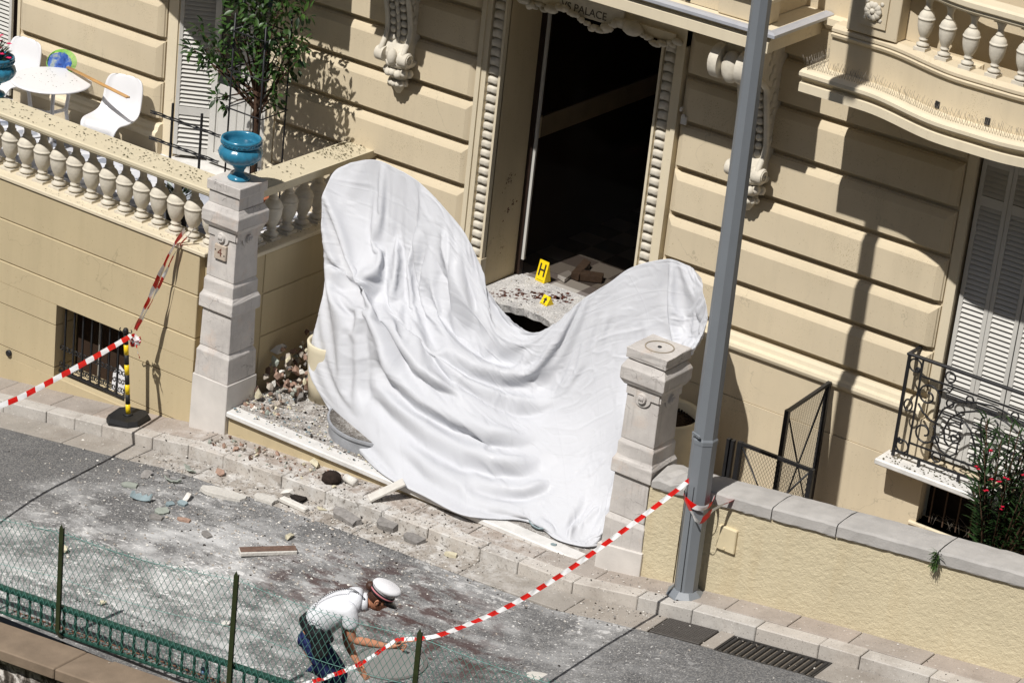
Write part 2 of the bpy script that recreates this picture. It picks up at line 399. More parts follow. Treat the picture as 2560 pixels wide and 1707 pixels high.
# backing wall with openings (butted boxes)
DX0, DX1, DZ0, DZ1 = 1.41, 3.15, -.1, 2.97
b = MB(); Y0, Y1 = .014, .62
def wl(x0, x1, z0, z1): b.box(x0, x1, Y0, Y1, z0, z1)
ZB, ZT = -3.0, 8.5
wl(-16, -6.25, ZB, ZT)
wl(-6.25, -5.02, ZB, .12); wl(-6.25, -5.02, 2.85, ZT)
wl(-5.02, -2.70, ZB, ZT)
wl(-2.70, -1.48, ZB, .12); wl(-2.70, -1.48, 2.85, ZT)
wl(-1.48, DX0, ZB, ZT)
wl(DX0, DX1, ZB, -1.1); wl(DX0, DX1, DZ1, ZT)
wl(DX1, 6.41, ZB, ZT)
wl(6.41, 7.66, -.16, -.12); wl(6.41, 7.66, 2.85, ZT); wl(6.41, 7.66, ZB, -.70)
wl(7.66, 17, ZB, ZT)
part(b, 'wall', m_wall)
# rusticated blocks
def block(x0, x1, z0, z1, yb=.012, dep=.066, ch=.068):
    rings = [(0, 0, yb), (0, 0, -.008), (.010, .004, -.014), (.016, .006, -.030), (.010+ch*.62, .008, -dep*.80), (.010+ch*.7, .010, -dep*.84), (.010+ch, .016, -dep)]
    vs = []; fs = []
    for ins, bo, y in rings: vs += [(x0+ins, y, z0+bo), (x1-ins, y, z0+bo), (x1-ins, y, z1-ins), (x0+ins, y, z1-ins)]
    for k in range(len(rings)-1):
        for i in range(4): j = (i+1) % 4; fs.append((k*4+i, k*4+j, k*4+4+j, k*4+4+i))
    n = (len(rings)-1)*4; fs.append((n, n+1, n+2, n+3))
    return MB().add(vs, fs)
ZG = [.48+.45*k for k in range(8)]
for (x0, x1) in ((-4.94, -2.86), (-1.33, 1.135), (3.435, 6.315), (7.8, 9.9), (-9.0, -6.45)):
    for k in range(7):
        if x0 == -1.33 and k > 6: continue
        part(block(x0, x1, ZG[k]+.032, ZG[k+1]-.020), 'wall_block', m_wall)
# base moulding and plinth
pm = [(-.02, .285), (.075, .285), (.085, .30), (.115, .315), (.125, .345), (.115, .375), (.085, .392), (.08, .405), (.072, .43), (.05, .455), (-.02, .46)]
for (x0, x1) in ((-4.96, -2.84), (-1.35, 1.135), (3.435, 6.33), (7.8, 9.9), (-9, -6.43)):
    part(MB().sweep(pm, [(x0, .0), (x1, .0)], smooth=False), 'base_moulding', m_trim)
for q_ in ((3.435, 6.43, -.165), (-4.96, -2.84, .0), (-1.35, 1.135, .0)): part(MB().box(q_[0], q_[1], -.075, .028, q_[2], .284), 'plinth', m_wall)
part(MB().box(3.15, 6.47, -.085, .028, -1.6, -.172), 'plinth', m_wall)
part(MB().box(6.47, 9.9, -.085, .028, -1.6, -.70), 'plinth', m_wall); part(MB().box(7.70, 9.9, -.085, .028, -.695, .284), 'plinth', m_wall)
part(MB().box(.0, 1.135, -.085, .028, -1.6, -.006), 'plinth', m_wall)
# window jamb strips
for (x0, x1) in ((-2.84, -2.71), (-1.47, -1.35), (6.33, 6.42), (7.65, 7.78), (-5.0, -4.96)):
    part(MB().box(x0, x1, -.005, .028, .0 if x0 < 4 else .287, 2.9), 'window_jamb', m_trim)
# --- shutters
m_slat = m_shut
SL = {}
def shutter(x0, x1, z0, z1, y, rails, rz=0, label=None, hinge=None):
    """one louvred leaf: stiles, rails and real slats"""
    W = x1-x0; e = bpy.data.objects.new('shutter', None)
    b = MB(); st = .042
    b.cbox(0, st, -.018, .018, 0, z1-z0, .003).cbox(W-st, W, -.018, .018, 0, z1-z0, .003)
    rz_ = [0]+[r-z0 for r in rails]+[z1-z0-.09]
    for r in rz_: b.box(st, W-st, -.016, .016, r, r+.09)
    leaf = b.build('shutter', m_shut, bld)
    leaf.location = (x0-2.29, y, z0+1.1); leaf.rotation_euler = (0, 0, rz)
    key = round(W, 3)
    if key not in SL:
        SL[key] = MB().add([(st, -.017, -.012), (W-st, -.017, -.012), (W-st, -.013, -.016), (st, -.013, -.016),
                            (st, .009, .024), (W-st, .009, .024), (W-st, .013, .020), (st, .013, .020)],
                           [(0,1,2,3), (4,7,6,5), (0,4,5,1), (3,2,6,7), (0,3,7,4), (1,5,6,2)]).mesh('slat', m_slat)
    for a, c in zip(rz_[:-1], rz_[1:]):
        n = int((c-a-.09)/.046)
        for i in range(n): link('slat', SL[key], leaf, (0, 0, a+.09+(i+.5)*(c-a-.09)/n))
    return leaf
shutter(-2.685, -2.27, .17, 2.8, .0, [.62, 2.0], R(33))
shutter(-5.42, -5.03, .17, 2.8, -.035, [.62, 2.0], R(-2))
for i in range(4):
    shutter(6.44+i*.3+(.006 if i > 1 else 0), 6.737+i*.3, -.08, 2.82, .075, [.42, 2.36], 0)
part(MB().box(6.41, 7.66, .12, .14, -.1, 2.85), 'window_backing', m_dark)
# french door in the left window
part(MB().box(-2.70, -1.48, .30, .33, .12, 2.85), 'window_backing', m_dark)
fd = part(MB().box(-2.33, -2.25, .14, .19, .16, 2.84).box(-1.94, -1.86, .14, .19, .16, 2.84).box(-2.25, -1.94, .14, .19, .16, .27).box(-2.25, -1.94, .14, .19, .95, 1.04).box(-2.25, -1.94, .14, .19, 2.7, 2.84), 'french_door', m_shut)
MB().box(-2.25, -1.94, .158, .176, .27, .95).cbox(-2.22, -1.97, .148, .16, .31, .91, .008).build('panel', m_shut, fd)
MB().box(-2.25, -1.94, .162, .17, 1.04, 2.7).build('pane', m_glass, fd)
fd2 = part(MB().box(-1.85, -1.78, .14, .19, .16, 2.84).box(-1.57, -1.49, .14, .19, .16, 2.84).box(-1.78, -1.57, .14, .19, .16, .27).box(-1.78, -1.57, .14, .19, .95, 1.04).box(-1.78, -1.57, .14, .19, 2.7, 2.84), 'french_door', m_shut)
MB().box(-1.78, -1.57, .158, .176, .27, .95).build('panel', m_shut, fd2)
MB().box(-1.78, -1.57, .162, .17, 1.04, 2.7).build('pane', m_glass, fd2)
part(MB().cbox(-2.72, -1.46, -.06, .29, .06, .125, .008), 'door_sill', m_mar)
part(MB().box(-6.25, -5.02, .2, .23, .12, 2.85), 'window_backing', m_dark)
# --- door surround
for side in (0, 1):
    sg = 1 if side == 0 else -1
    X = lambda v: v if side == 0 else 4.56-v
    def bx(b_, xa, xb, *r):
        xa, xb = sorted((X(xa), X(xb))); b_.box(xa, xb, *r)
    b = MB(); bx(b, 1.14, 1.19, -.075, .028, -.3, 3.25); bx(b, 1.19, 1.245, -.055, .028, -.3, 3.25)
    bx(b, 1.385, 1.41, -.045, .028, .27, 3.0); bx(b, 1.245, 1.385, -.012, .028, .27, 3.15)
    bx(b, 1.245, 1.418, -.062, .028, -.3, .265)
    sur = part(b, 'door_surround', m_trim)
    bead = MB()
    for sx in range(1):
        vs = []; fs = []; nx, nz = 7, 6
        for i in range(nx):
            for j in range(nz):
                u = i/(nx-1)*2-1; v = j/(nz-1)*2-1
                h = (1-abs(u)**2.6)**.5*(1-abs(v)**5)**.5 if abs(u) < 1 and abs(v) < 1 else 0
                vs.append((u*.064, -.05*h, v*.045-.018*(u*u)))
        for i in range(nx-1):
            for j in range(nz-1): fs.append((i*nz+j, (i+1)*nz+j, (i+1)*nz+j+1, i*nz+j+1))
        bead.add(vs, fs, 0, True)
    bm_ = bead.mesh('bead', m_orn)
    for k in range(31): link('bead', bm_, sur, (X(1.315), -.012, .325+k*.0935))
# reveals, ceiling of the doorway
M_REV = stucco('reveal_stucco', srgb(196, 180, 148), True)
part(MB().box(1.395, 1.412, .03, .60, -.12, 2.97), 'door_reveal', M_REV)
part(MB().box(3.148, 3.165, .03, .60, -.12, 2.97), 'door_reveal', M_REV)
m_dw = simple('dark_wood', srgb(46, 34, 28), .5, .3, .2, 8, .05)
part(MB().box(1.41, 1.47, .56, .62, -.1, 2.97), 'door_frame', m_dw); part(MB().box(3.09, 3.15, .56, .62, -.1, 2.97), 'door_frame', m_dw)
part(MB().box(1.47, 1.50, .575, .60, .12, 2.97), 'door_frame', m_shut)
def smear(name):
    t = NT(name); p = t.pos(); return t.fin(t.ramp(t.noise(p, 30, 4), [(.3, srgb(58, 30, 24)), (.7, srgb(110, 66, 54))]), .7, .3)
M_SM = smear('dried_stain')
def splat(c, nrm, n, size, seed, parent=bld, name='stain'):
    """thin irregular flecks lying on a surface"""
    rg = random.Random(seed); b = MB(); nrm = Vector(nrm); a = nrm.orthogonal().normalized(); d = nrm.cross(a)
    for i in range(n):
        o = Vector(c)+a*rg.gauss(0, size)+d*rg.gauss(0, size*.6); r = size*rg.uniform(.05, .28); k = 7
        ph = rg.random()*7; el = rg.uniform(.35, 1)
        pts = [o+(a*math.cos(2*PI*q/k+ph)*r+d*math.sin(2*PI*q/k+ph)*r*el)*rg.uniform(.5, 1.2)+nrm*.002 for q in range(k)]
        b.add(pts, [tuple(range(k))])
    o = part(b, name, M_SM) if parent is bld else b.build(name, M_SM, parent)
    o['kind'] = 'stuff'; return o
splat((1.412, .28, 1.0), (1, 0, 0), 26, .05, 1); splat((1.412, .38, .72), (1, 0, 0), 24, .06, 2); splat((1.412, .3, .3), (1, 0, 0), 10, .03, 3)
M_GRW = simple('console_wood', srgb(110, 80, 56), .6)
# --- entrance hall, dim behind the open door
part(MB().box(.4, 4.4, .62, 6.5, 3.0, 3.1), 'hall_ceiling', simple('hall_ceiling_paint', srgb(200, 190, 170), .8))
M_HALL = simple('hall_paint', srgb(196, 174, 134), .8, .2, .2, 3, .05)
for q_ in ((1.10, 1.20, .62, 6.5), (3.75, 3.85, .62, 6.5), (1.10, 3.85, 6.5, 6.6)): part(MB().box(q_[0], q_[1], q_[2], q_[3], -.2, 3.0), 'hall_wall', M_HALL)
zr0, zr1 = float(at(1355, 340, 0, 1.21)[2]), float(at(1355, 290, 0, 1.21)[2])
part(MB().box(1.201, 1.23, .66, 6.4, zr0, zr1), 'wainscot_rail', simple('rail_paint', srgb(214, 200, 170), .6))
part(MB().box(1.201, 1.215, .66, 6.4, -.06, zr0-.004), 'wainscot', simple('wainscot_dark', srgb(60, 46, 38), .6))
wp = part(MB().box(1.201, 1.215, .9, 4.6, zr1+.01, 2.9), 'hall_mirror', m_dark); MB().box(1.216, 1.235, 4.5, 4.56, zr1+.02, 2.88).box(1.216, 1.235, 3.3, 3.34, zr1+.02, 2.88).build('mirror_frame', simple('brass_trim', srgb(180, 130, 70), .35, .5, .1, 5, 0, 60, .7), wp)
mt = NT('hall_tiles'); p_ = mt.pos(); ck = mt.n('ShaderNodeTexChecker'); ck.inputs['Scale'].default_value = 3.3
ck.inputs['Color1'].default_value = (*srgb(170, 165, 158), 1); ck.inputs['Color2'].default_value = (*srgb(120, 112, 108), 1); mt.l(p_, ck.inputs['Vector'])
part(MB().box(.4, 4.4, .63, 6.5, -.2, -.06), 'hall_floor', mt.fin(ck.outputs[0], .6, .4))
part(MB().box(3.35, 3.745, 1.6, 2.3, -.06, 1.15).box(3.31, 3.745, 1.56, 2.34, 1.15, 1.19), 'hall_console', M_GRW)
part(MB().box(1.9, 2.0, 6.38, 6.42, -.06, 2.9).box(2.9, 2.95, 6.38, 6.42, -.06, 2.9), 'inner_door_frame', simple('hall_brass', srgb(150, 110, 60), .4, .5, .1, 5, 0, 60, .6))
# --- lintel with garlands and lettering
lin = part(MB().box(1.14, 3.42, -.07, .028, 3.0, 3.48).box(1.245, 3.315, -.095, -.07, 3.02, 3.1), 'lintel', m_trim)
rg = random.Random(3)
g = MB()
for i in range(60):
    u = i/59; x = 1.22+u*2.12; z = 3.02+.05*math.sin(u*PI*6)+rg.uniform(-.02, .02)
    if .30 < u < .66: z -= .045
    g.blob((x, -.10+rg.uniform(-.02, .01), z), rg.uniform(.024, .05), 9, sc=(rg.uniform(.8, 1.8), .8, rg.uniform(.6, 1.1)))
g.blob((2.86, -.12, 3.04), .1, 12, sc=(1.1, .7, .7)).blob((1.95, -.12, 2.99), .06, 10, sc=(1.4, .7, .7))
g.build('garland', m_orn, lin)
MB().add([(2.02, -.098, 3.00), (2.74, -.098, 3.00), (2.74, -.098, 3.17), (2.02, -.098, 3.17), (2.02, -.07, 3.00), (2.74, -.07, 3.00), (2.74, -.07, 3.17), (2.02, -.07, 3.17)],
         [(0,1,2,3), (0,4,5,1), (1,5,6,2), (2,6,7,3), (3,7,4,0)]).build('scroll', m_orn, lin)
def text_mesh(s, size, depth, mat, name='lettering'):
    cu_ = bpy.data.curves.new(name, 'FONT'); cu_.body = s; cu_.size = size; cu_.extrude = depth; cu_.align_x = 'CENTER'; cu_.align_y = 'CENTER'
    o = bpy.data.objects.new(name, cu_); col.objects.link(o)
    me_ = bpy.data.meshes.new_from_object(o.evaluated_get(bpy.context.evaluated_depsgraph_get()))
    bpy.data.objects.remove(o); bpy.data.curves.remove(cu_)
    me_.materials.clear(); me_.materials.append(mat); return me_
link('lettering', text_mesh('VS PALACE', .105, .002, simple('letter_grey', srgb(92, 88, 80), .8)), lin, (2.30, -.1, 3.06), (R(90), 0, 0))
# --- central balcony
CB = part(MB().sweep([(-1.0, 3.49), (0.0, 3.49), (0.0, 3.585), (-.03, 3.60), (-.045, 3.625), (-.02, 3.64), (0.02, 3.655), (.02, 3.675), (-1.0, 3.675)],
        [(-.18, -1.0), (4.76, -1.0)]).box(-.16, 4.74, -.97, .02, 3.50, 3.67), 'balcony', m_trim)
MB().sweep([(-.05, 3.645), (.035, 3.645), (.035, 3.672), (.0, 3.685), (-.05, 3.685)], [(-.215, .0), (-.215, -1.0), (4.795, -1.0), (4.795, .0)]).build('lead_flashing', simple('zinc', srgb(176, 178, 184), .45, .5, .08, 8, .05, 60, .2), CB)
MB().box(.04, 4.20, -.84, -.70, 3.682, 4.5).cbox(-.06, .42, -.89, -.65, 3.682, 4.55, .008).cbox(4.16, 4.64, -.89, -.65, 3.682, 4.55, .008).box(4.40, 4.54, -.65, .02, 3.682, 4.5).box(-.04, .1, -.65, .02, 3.682, 4.5).build('parapet', m_wall, CB)
MB().sweep([(0, 3.90), (.045, 3.905), (.05, 3.94), (.02, 3.96), (0, 3.99), (-.02, 3.97), (-.02, 3.9)], [(4.2, -.90), (4.66, -.90), (4.66, .0)]).build('moulding', m_trim, CB)
for x in (2.6, 3.80): MB().box(x, x+.05, -.853, -.83, 3.69, 3.745).build('drain_hole', m_black, CB)
# --- consoles
def console(cx, name='console'):
    b = MB(); W = .15
    # S-shaped body: outline in (depth, z)
    pr = []
    for i in range(41):
        u = i/40
        z = 1.98+1.50*u
        d = .16+.10*math.exp(-((u-.09)/.09)**2)+.16*smoothstep(.2, .75, u)+.42*smoothstep(.62, .86, u)
        pr.append((d, z))
    vs = []; fs = []
    for s in (-1, 1):
        for d, z in pr: vs.append((cx+s*W*.8, -d, z))
    n = len(pr)
    for i in range(n-1): fs.append((i, i+1, n+i+1, n+i))
    o_ = len(vs)
    for s in (-1, 1):
        for d, z in pr: vs.append((cx+s*W*.8, .0, z))
    for i in range(n-1):
        fs.append((i, o_+i, o_+i+1, i+1)); fs.append((n+i, n+i+1, o_+n+i+1, o_+n+i))
    b.add(vs, fs)
    for s in (-1, 1):                                            # raised side bands
        q = [(cx+s*W*.92, -d-.025, z) for d, z in pr[3:38]]
        b.tube(q, .030, 6)
    body = part(b, 'console', m_orn)
    rg = random.Random(int(cx*100))
    for (zc, dc, r, hw, nm) in ((2.10, .25, .075, .05, 'scroll'), (3.22, .74, .155, .05, 'volute')):
        for s in (-1, 1):
            g = MB(); K = 32; xs_ = (W*.95-hw, W*.95+hw*.7, W*.95+hw); rs_ = (r, r, r*.88)
            vs = [(cx+s*xx, -dc+rr*math.cos(2*PI*i/K), zc+rr*math.sin(2*PI*i/K)) for xx, rr in zip(xs_, rs_) for i in range(K)]
            g.add(vs, [(j*K+i, j*K+(i+1) % K, j*K+K+(i+1) % K, j*K+K+i) for j in range(2) for i in range(K)], 0, True); g.add(vs[:K], [tuple(range(K))]); g.add(vs[2*K:], [tuple(range(K))])
            g.tube([(cx+s*(W*.95+hw+.002), -dc+(r*.8-r*.68*k/24)*math.cos(.55*k), zc+(r*.8-r*.68*k/24)*math.sin(.55*k)) for k in range(25)], .011 if r > .1 else .007, 5)
            g.build(nm, m_orn, body)
    MB().blob((cx, -.77, 3.20), .11, 18, sc=(.9, .75, 1.35)).build('bud', m_orn, body)
    MB().blob((cx, -.27, 2.10), .06, 12, sc=(.9, .8, 1.5)).build('bud', m_orn, body)
    lf = MB()
    for k in range(9):                                           # acanthus down the front
        z = 2.25+k*.082; d = .16+.16*float(smoothstep(.2, .75, (z-1.98)/1.5))+.02
        lf.blob((cx, -d-.01, z), .05, 8, sc=(.5, .5, 1.2))
        for s in (-1, 1): lf.blob((cx+s*.065, -d-.012, z+.02), .045, 8, sc=(.9, .6, .8))
    for k in range(14):
        z = 2.4+k*.07
        for s in (-1, 1): lf.blob((cx+s*(W*.82), -.08-.1*rg.random()-.25*max(0, (z-2.6)), z), rg.uniform(.025, .045), 7, sc=(.5, 1, 1.3))
    lf.build('acanthus', m_orn, body)
    dp = MB()                                                    # drop below
    dp.lathe([(.0, 1.66), (.02, 1.665), (.05, 1.72), (.075, 1.76), (.085, 1.80), (.06, 1.815), (.09, 1.83), (.115, 1.87), (.12, 1.91), (.075, 1.93), (.12, 1.945), (.155, 1.97), (.165, 2.015), (.12, 2.03), (.0, 2.04)], (cx, -.11, .03), 16, flute=lambda a, j: 1+.10*math.sin(5*a+j))
    for k in range(7):
        a = -PI*(k+.5)/7; dp.blob((cx+.13*math.cos(a), -.11+.13*math.sin(a), 1.925+.012*(k % 2)), .046, 9)
        dp.blob((cx+.09*math.cos(a), -.11+.09*math.sin(a), 1.81), .032, 8)
    dp.build('pendant', m_orn, body)
console(.27); console(4.31)
# --- right (curved) balcony, and its twin on the left
def bal_plan(c, off=0.0):
    pts = []
    for i in range(49):
        u = -1+2*i/48; x = c+u*1.73
        yy = -1.02-.23*float(smoothstep(.66, .12, abs(u)))
        pts.append((x, yy+off))
    return pts
def baluster_mesh(h, sc, mat):
    P = [(.075, .0), (.075, .05), (.06, .055), (.085, .075), (.09, .10), (.055, .13), (.045, .165), (.062, .175), (.062, .195), (.048, .205), (.058, .24), (.078, .29), (.098, .36), (.110, .44), (.114, .52), (.113, .555),
         (.120, .56), (.122, .572), (.120, .585), (.112, .59), (.110, .61), (.102, .645), (.086, .68), (.064, .71), (.050, .725), (.058, .73), (.058, .75), (.045, .765), (.042, .84), (.055, .90), (.07, .94), (.075, 1.0)]
    b = MB(); b.lathe([(r*sc, z*h) for r, z in P], n=18)
    q = .088*sc; b.box(-q, q, -q, q, -.015*h, .045*h).box(-q*.95, q*.95, -q*.95, q*.95, .965*h, 1.01*h)
    return b.mesh('baluster', mat)
BAL_S = baluster_mesh(.47, .62, m_orn)
def curved_balcony(c, detail=True):
    pl = bal_plan(c)
    o = part(MB().sweep([(-.6, 3.26), (.0, 3.26), (.0, 3.335), (-.045, 3.345), (-.03, 3.375), (.015, 3.395), (.03, 3.41), (.03, 3.44), (-.02, 3.455), (-.6, 3.455)], pl), 'balcony', m_trim)
    b = MB(); x0, x1 = c-1.70, c+1.70; b.box(x0, x1, -.72, .02, 3.27, 3.45); b.build('slab', m_trim, o)
    pb = [(x, y+.20) for x, y in pl if x0+.05 < x < x1-.05]
    MB().sweep([(-.16, 3.45), (.0, 3.45), (.0, 3.74), (.025, 3.75), (.035, 3.775), (.015, 3.79), (.03, 3.80), (.03, 3.825), (.0, 3.845), (-.02, 3.855), (-.16, 3.855)], pb).build('parapet', m_wall, o)
    MB().sweep([(-.14, 4.34), (.02, 4.34), (.035, 4.36), (.035, 4.385), (.06, 4.40), (.06, 4.44), (.03, 4.455), (-.14, 4.455)], pb).build('handrail', m_trim, o)
    for s in (-1, 1):
        xx = c+s*1.21
        MB().cbox(xx-.24, xx+.24, -.86, -.70, 3.856, 4.36, .006).box(xx-.13, xx+.13, -.878, -.86, 3.94, 4.22).build('pier', m_wall, o)
        f = MB(); cz = 4.08
        for k in range(10):
            a = 2*PI*k/10
            f.blob((xx+.052*math.cos(a), -.895, cz+.052*math.sin(a)), .034, 8, sc=(1, .55, 1), fn=None)
        f.blob((xx, -.90, cz), .028, 8)
        for k in range(4): f.blob((xx+.1*math.cos(PI/4+k*PI/2), -.88, cz+.1*math.sin(PI/4+k*PI/2)), .02, 6, sc=(1, .4, 1))
        f.build('rosette', m_orn, o)
    MB().box(c-1.2, c+1.2, -.70, -.62, 3.86, 4.33).build('parapet_back', m_wall, o)
    n = 7
    for k in range(n):
        x = c-.74+k*.244
        u = (x-c)/1.73; y = -1.02-.23*float(smoothstep(.66, .12, abs(u)))+.28
        link('baluster', BAL_S, o, (x, y, 3.862))
    for x in (c-.45, c+.03): 
        u = (x-c)/1.73; y = -1.02-.23*float(smoothstep(.66, .12, abs(u)))+.2
        MB().box(x, x+.045, y-.014, y+.01, 3.47, 3.53).build('drain_hole', m_black, o)
    if detail:
        sp = MB(); rg = random.Random(5)
        L = [(Vector(a), Vector(b_)) for a, b_ in zip(pl[:-1], pl[1:])]
        for a, b_ in L:
            for k in range(3):
                p0 = a.lerp(b_, k/3)
                for s in (-1, 1):
                    dx, dy = rg.uniform(-.015, .015)+s*.02, -.02+s*.035+rg.uniform(-.01, .01)
                    sp.tube([(p0.x, p0.y+.07, 3.455), (p0.x+dx, p0.y+.07+dy, 3.455+rg.uniform(.09, .125))], .0014, 3)
        for k in range(40):
            p0 = (c-1.74, -1.0+k*.022)
            for s in (-1, 1): sp.tube([(p0[0]+.06, p0[1], 3.455), (p0[0]+.06+s*.035, p0[1]+rg.uniform(-.02, .02), 3.56)], .0014, 3)
        s_ = sp.build('pigeon_spikes', simple('spike_steel', srgb(120, 112, 100), .4, .5), o); s_['kind'] = 'stuff'
    # scalloped plaster shells under the slab, over the window
    sc_ = MB()
    for k in range(9):
        x = c-.95+k*.24
        sc_.blob((x, -.30, 3.16+.03*(k % 2)), .13, 12, sc=(1, 1.3, .75))
    sc_.build('shell_ornament', m_trim, o)
    return o
curved_balcony(6.85); curved_balcony(-2.2, False)
# continuous string course between the balconies
part(MB().sweep([(-.02, 3.5), (.04, 3.5), (.06, 3.55), (.12, 3.6), (.12, 3.66), (-.02, 3.66)], [(4.8, 0), (5.12, 0)]), 'string_course', m_trim)
# little hinge plate on the right door trim
part(MB().cbox(3.455, 3.475, -.10, -.06, 2.40, 2.44, .004).lathe([(.02, 0), (.02, .02), (.008, .035), (.0, .036)], (3.50, -.09, 2.35), 10).cbox(3.47, 3.53, -.085, -.06, 2.28, 2.36, .006), 'hinge', m_mar)

# glazed inner door added and tinted to keep sun off the hall floor
gl = NT('dark_door_glass'); tb_ = gl.n('ShaderNodeBsdfTransparent'); tb_.inputs[0].default_value = (.72, .70, .68, 1); gl.fin((.01, .01, .01), .06, .5)
mx_ = gl.n('ShaderNodeMixShader'); mx_.inputs[0].default_value = .94; gl.l(tb_.outputs[0], mx_.inputs[2]); gl.l(gl.b.outputs[0], mx_.inputs[1]); gl.l(mx_.outputs[0], gl.out.inputs[0])
part(MB().box(1.50, 3.09, .63, .636, .07, 2.97), 'glazed_door', gl.m)
# unseen building added behind the viewpoint to shut off the low sky
ob = thing('opposite_building', 'unseen plain stone building added across the street to shut off low sky', 'building', (5, -30, -9))
m_ob = simple('opposite_stone', srgb(150, 138, 120), .9, .2)
MB().box(-45, 60, -14, 0, 0, 30).build('wall', m_ob, ob)
struct(MB().box(-60, 60, -29.99, -6.62, -9.0, -6.5).build('lower_terrace', simple('terrace_soil', srgb(96, 98, 74), .95)))
# ================================================================== TERRACE
ter = thing('terrace_wall', 'tan stucco terrace wall with a balustrade and scored courses beside the street', 'terrace', (-2.2, -2.0, -1.6))
TL = (2.2, 2.0, 1.6)
def tpart(mb, name, mat, parent=ter):
    o = mb.build(name, mat, parent)
    if parent is ter: o.location = TL
    return o
ZJ = [-3.0, -1.97, -1.51, -1.045, -.58, -.125, .300]
GAP = .006
WX0, WX1, WZ0, WZ1 = -2.235, -1.265, -1.61, -.82
def course(x0, x1, z0, z1): tpart(MB().cbox(x0, x1, -2.17, -1.9, z0+GAP, z1-GAP, .006), 'wall_course', m_terr)
for z0, z1 in zip(ZJ[:-1], ZJ[1:]):
    for x0, x1 in ((-9.0, -.405),):
        if z1 <= WZ0 or z0 >= WZ1: course(x0, x1, z0, z1)
        else:
            lo, hi = max(z0, WZ0), min(z1, WZ1)
            if z1 > WZ1: course(x0, x1, WZ1-GAP, z1)
            if z0 < WZ0: course(x0, x1, z0, WZ0+GAP)
            for (xa, xb) in ((x0, WX0), (WX1, x1)): tpart(MB().box(xa, xb, -2.17, -1.9, lo+(GAP if lo == z0 else 0), hi-(GAP if hi == z1 else 0)), 'wall_course', m_terr)
tpart(MB().box(-9.0, WX0-.01, -2.155, -1.85, -3.0, .29).box(WX1+.01, -.42, -2.155, -1.85, -3.0, .29).box(WX0-.009, WX1+.009, -2.155, -1.85, WZ1+.01, .29).box(WX0-.009, WX1+.009, -2.155, -1.85, -3, WZ0-.01).box(-.419, -.10, -2.08, -1.85, -3.0, .295), 'wall_core', m_terr)
for z0, z1 in zip(ZJ[:-1], ZJ[1:]):
    tpart(MB().cbox(-.30, -.02, -1.64, .0, z0+GAP, z1-GAP, .006), 'wall_course', m_terr)
tpart(MB().box(-.29, -.032, -1.86, .02, -2.2, .29), 'wall_core', m_terr)
tpart(MB().box(-.29, -.035, -1.84, -1.66, -2.2, .295), 'wall_core', m_terr)
tpart(MB().cbox(-9.0, -.33, -2.19, -1.80, .302, .345, .008).cbox(-.329, .0, -1.86, .0, .302, .345, .008), 'ledge', m_trim)
# coping
cp = [(-.36, .925), (-.03, .925), (-.02, .94), (-.01, .945), (-.01, .955), (.0, .965), (.0, .995), (-.012, 1.005), (-.36, 1.005)]
M_COP = stucco('coping_stucco', srgb(206, 195, 168))
tpart(MB().sweep(cp, [(-9.0, -2.2), (-.26, -2.2)]), 'coping', M_COP)
tpart(MB().box(-.36, .0, -1.839, .0, .93, 1.0).box(-.33, -.03, -1.82, .0, .90, .93), 'coping', M_COP)
BAL_T = baluster_mesh(.58, .83, m_orn)
for k in range(36):
    o = link('baluster', BAL_T, ter, (-.43-.2225*k+2.2, .0, .345+1.6), (0, 0, 0))
for k in range(7): link('baluster', BAL_T, ter, (-.18+2.2, -1.62+.235*k+2.0, .345+1.6))
ft = NT('terrace_tiles'); p_ = ft.pos(); vv = ft.voro(p_, 9, 'F1', 'Color')
sp_ = ft.n('ShaderNodeSeparateColor'); ft.l(vv, sp_.inputs[0])
cc = ft.ramp(sp_.outputs[0], [(0, srgb(120, 126, 138)), (.5, srgb(196, 198, 204)), (1, srgb(226, 226, 228))])
tpart(MB().box(-9.0, -.305, -1.84, .028, -.05, .12), 'terrace_floor', ft.fin(cc, .7, .3))
# basement window grille
tpart(MB().box(WX0, WX1, -1.849, -1.80, WZ0, WZ1), 'window_backing', m_dark)
tpart(MB().box(WX0+.001, WX1-.001, -2.15, -1.85, WZ0-.03, WZ0+.004), 'window_sill', m_terr)
tpart(MB().box(-1.92, -1.89, -1.87, -1.85, WZ0, WZ1), 'window_mullion', m_shut)
gr = MB(); gy = -2.09
gr.box(WX0, WX1, gy-.012, gy+.012, WZ0+.03, WZ0+.055).box(WX0, WX1, gy-.012, gy+.012, WZ1-.02, WZ1-.001)
grille = tpart(gr, 'window_grille', m_black)
for k in range(8): MB().cbox(-.009, .009, -.009, .009, 0, WZ1-WZ0-.06, .002).build('bar', m_black, grille, (WX0+.06+k*.121, gy, WZ0+.05))
def spiral(c, r0, r1, a0, turns, n=26, ax='x'):
    out = []
    for i in range(n+1):
        u = i/n; r = r0+(r1-r0)*u; a = a0+turns*2*PI*u
        out.append((c[0]+r*math.cos(a), c[1], c[2]+r*math.sin(a)))
    return out
sc_ = MB()
for k in range(8):
    x = WX0+.06+k*.121
    for s in (-1, 1):
        sc_.tube(spiral((x+s*.034, gy, WZ0+.30), .034, .008, PI if s > 0 else 0, -s*1.2), .006, 5)
        sc_.tube([(x, gy, WZ0+.06), (x+s*.012, gy, WZ0+.14), (x+s*.004, gy, WZ0+.22), (x, gy, WZ0+.30)], .006, 5)
        sc_.tube(spiral((x+s*.04, gy, WZ0+.12), .035, .008, PI if s > 0 else 0, s*1.2), .006, 5)
sc_.build('scrollwork', m_black, grille)
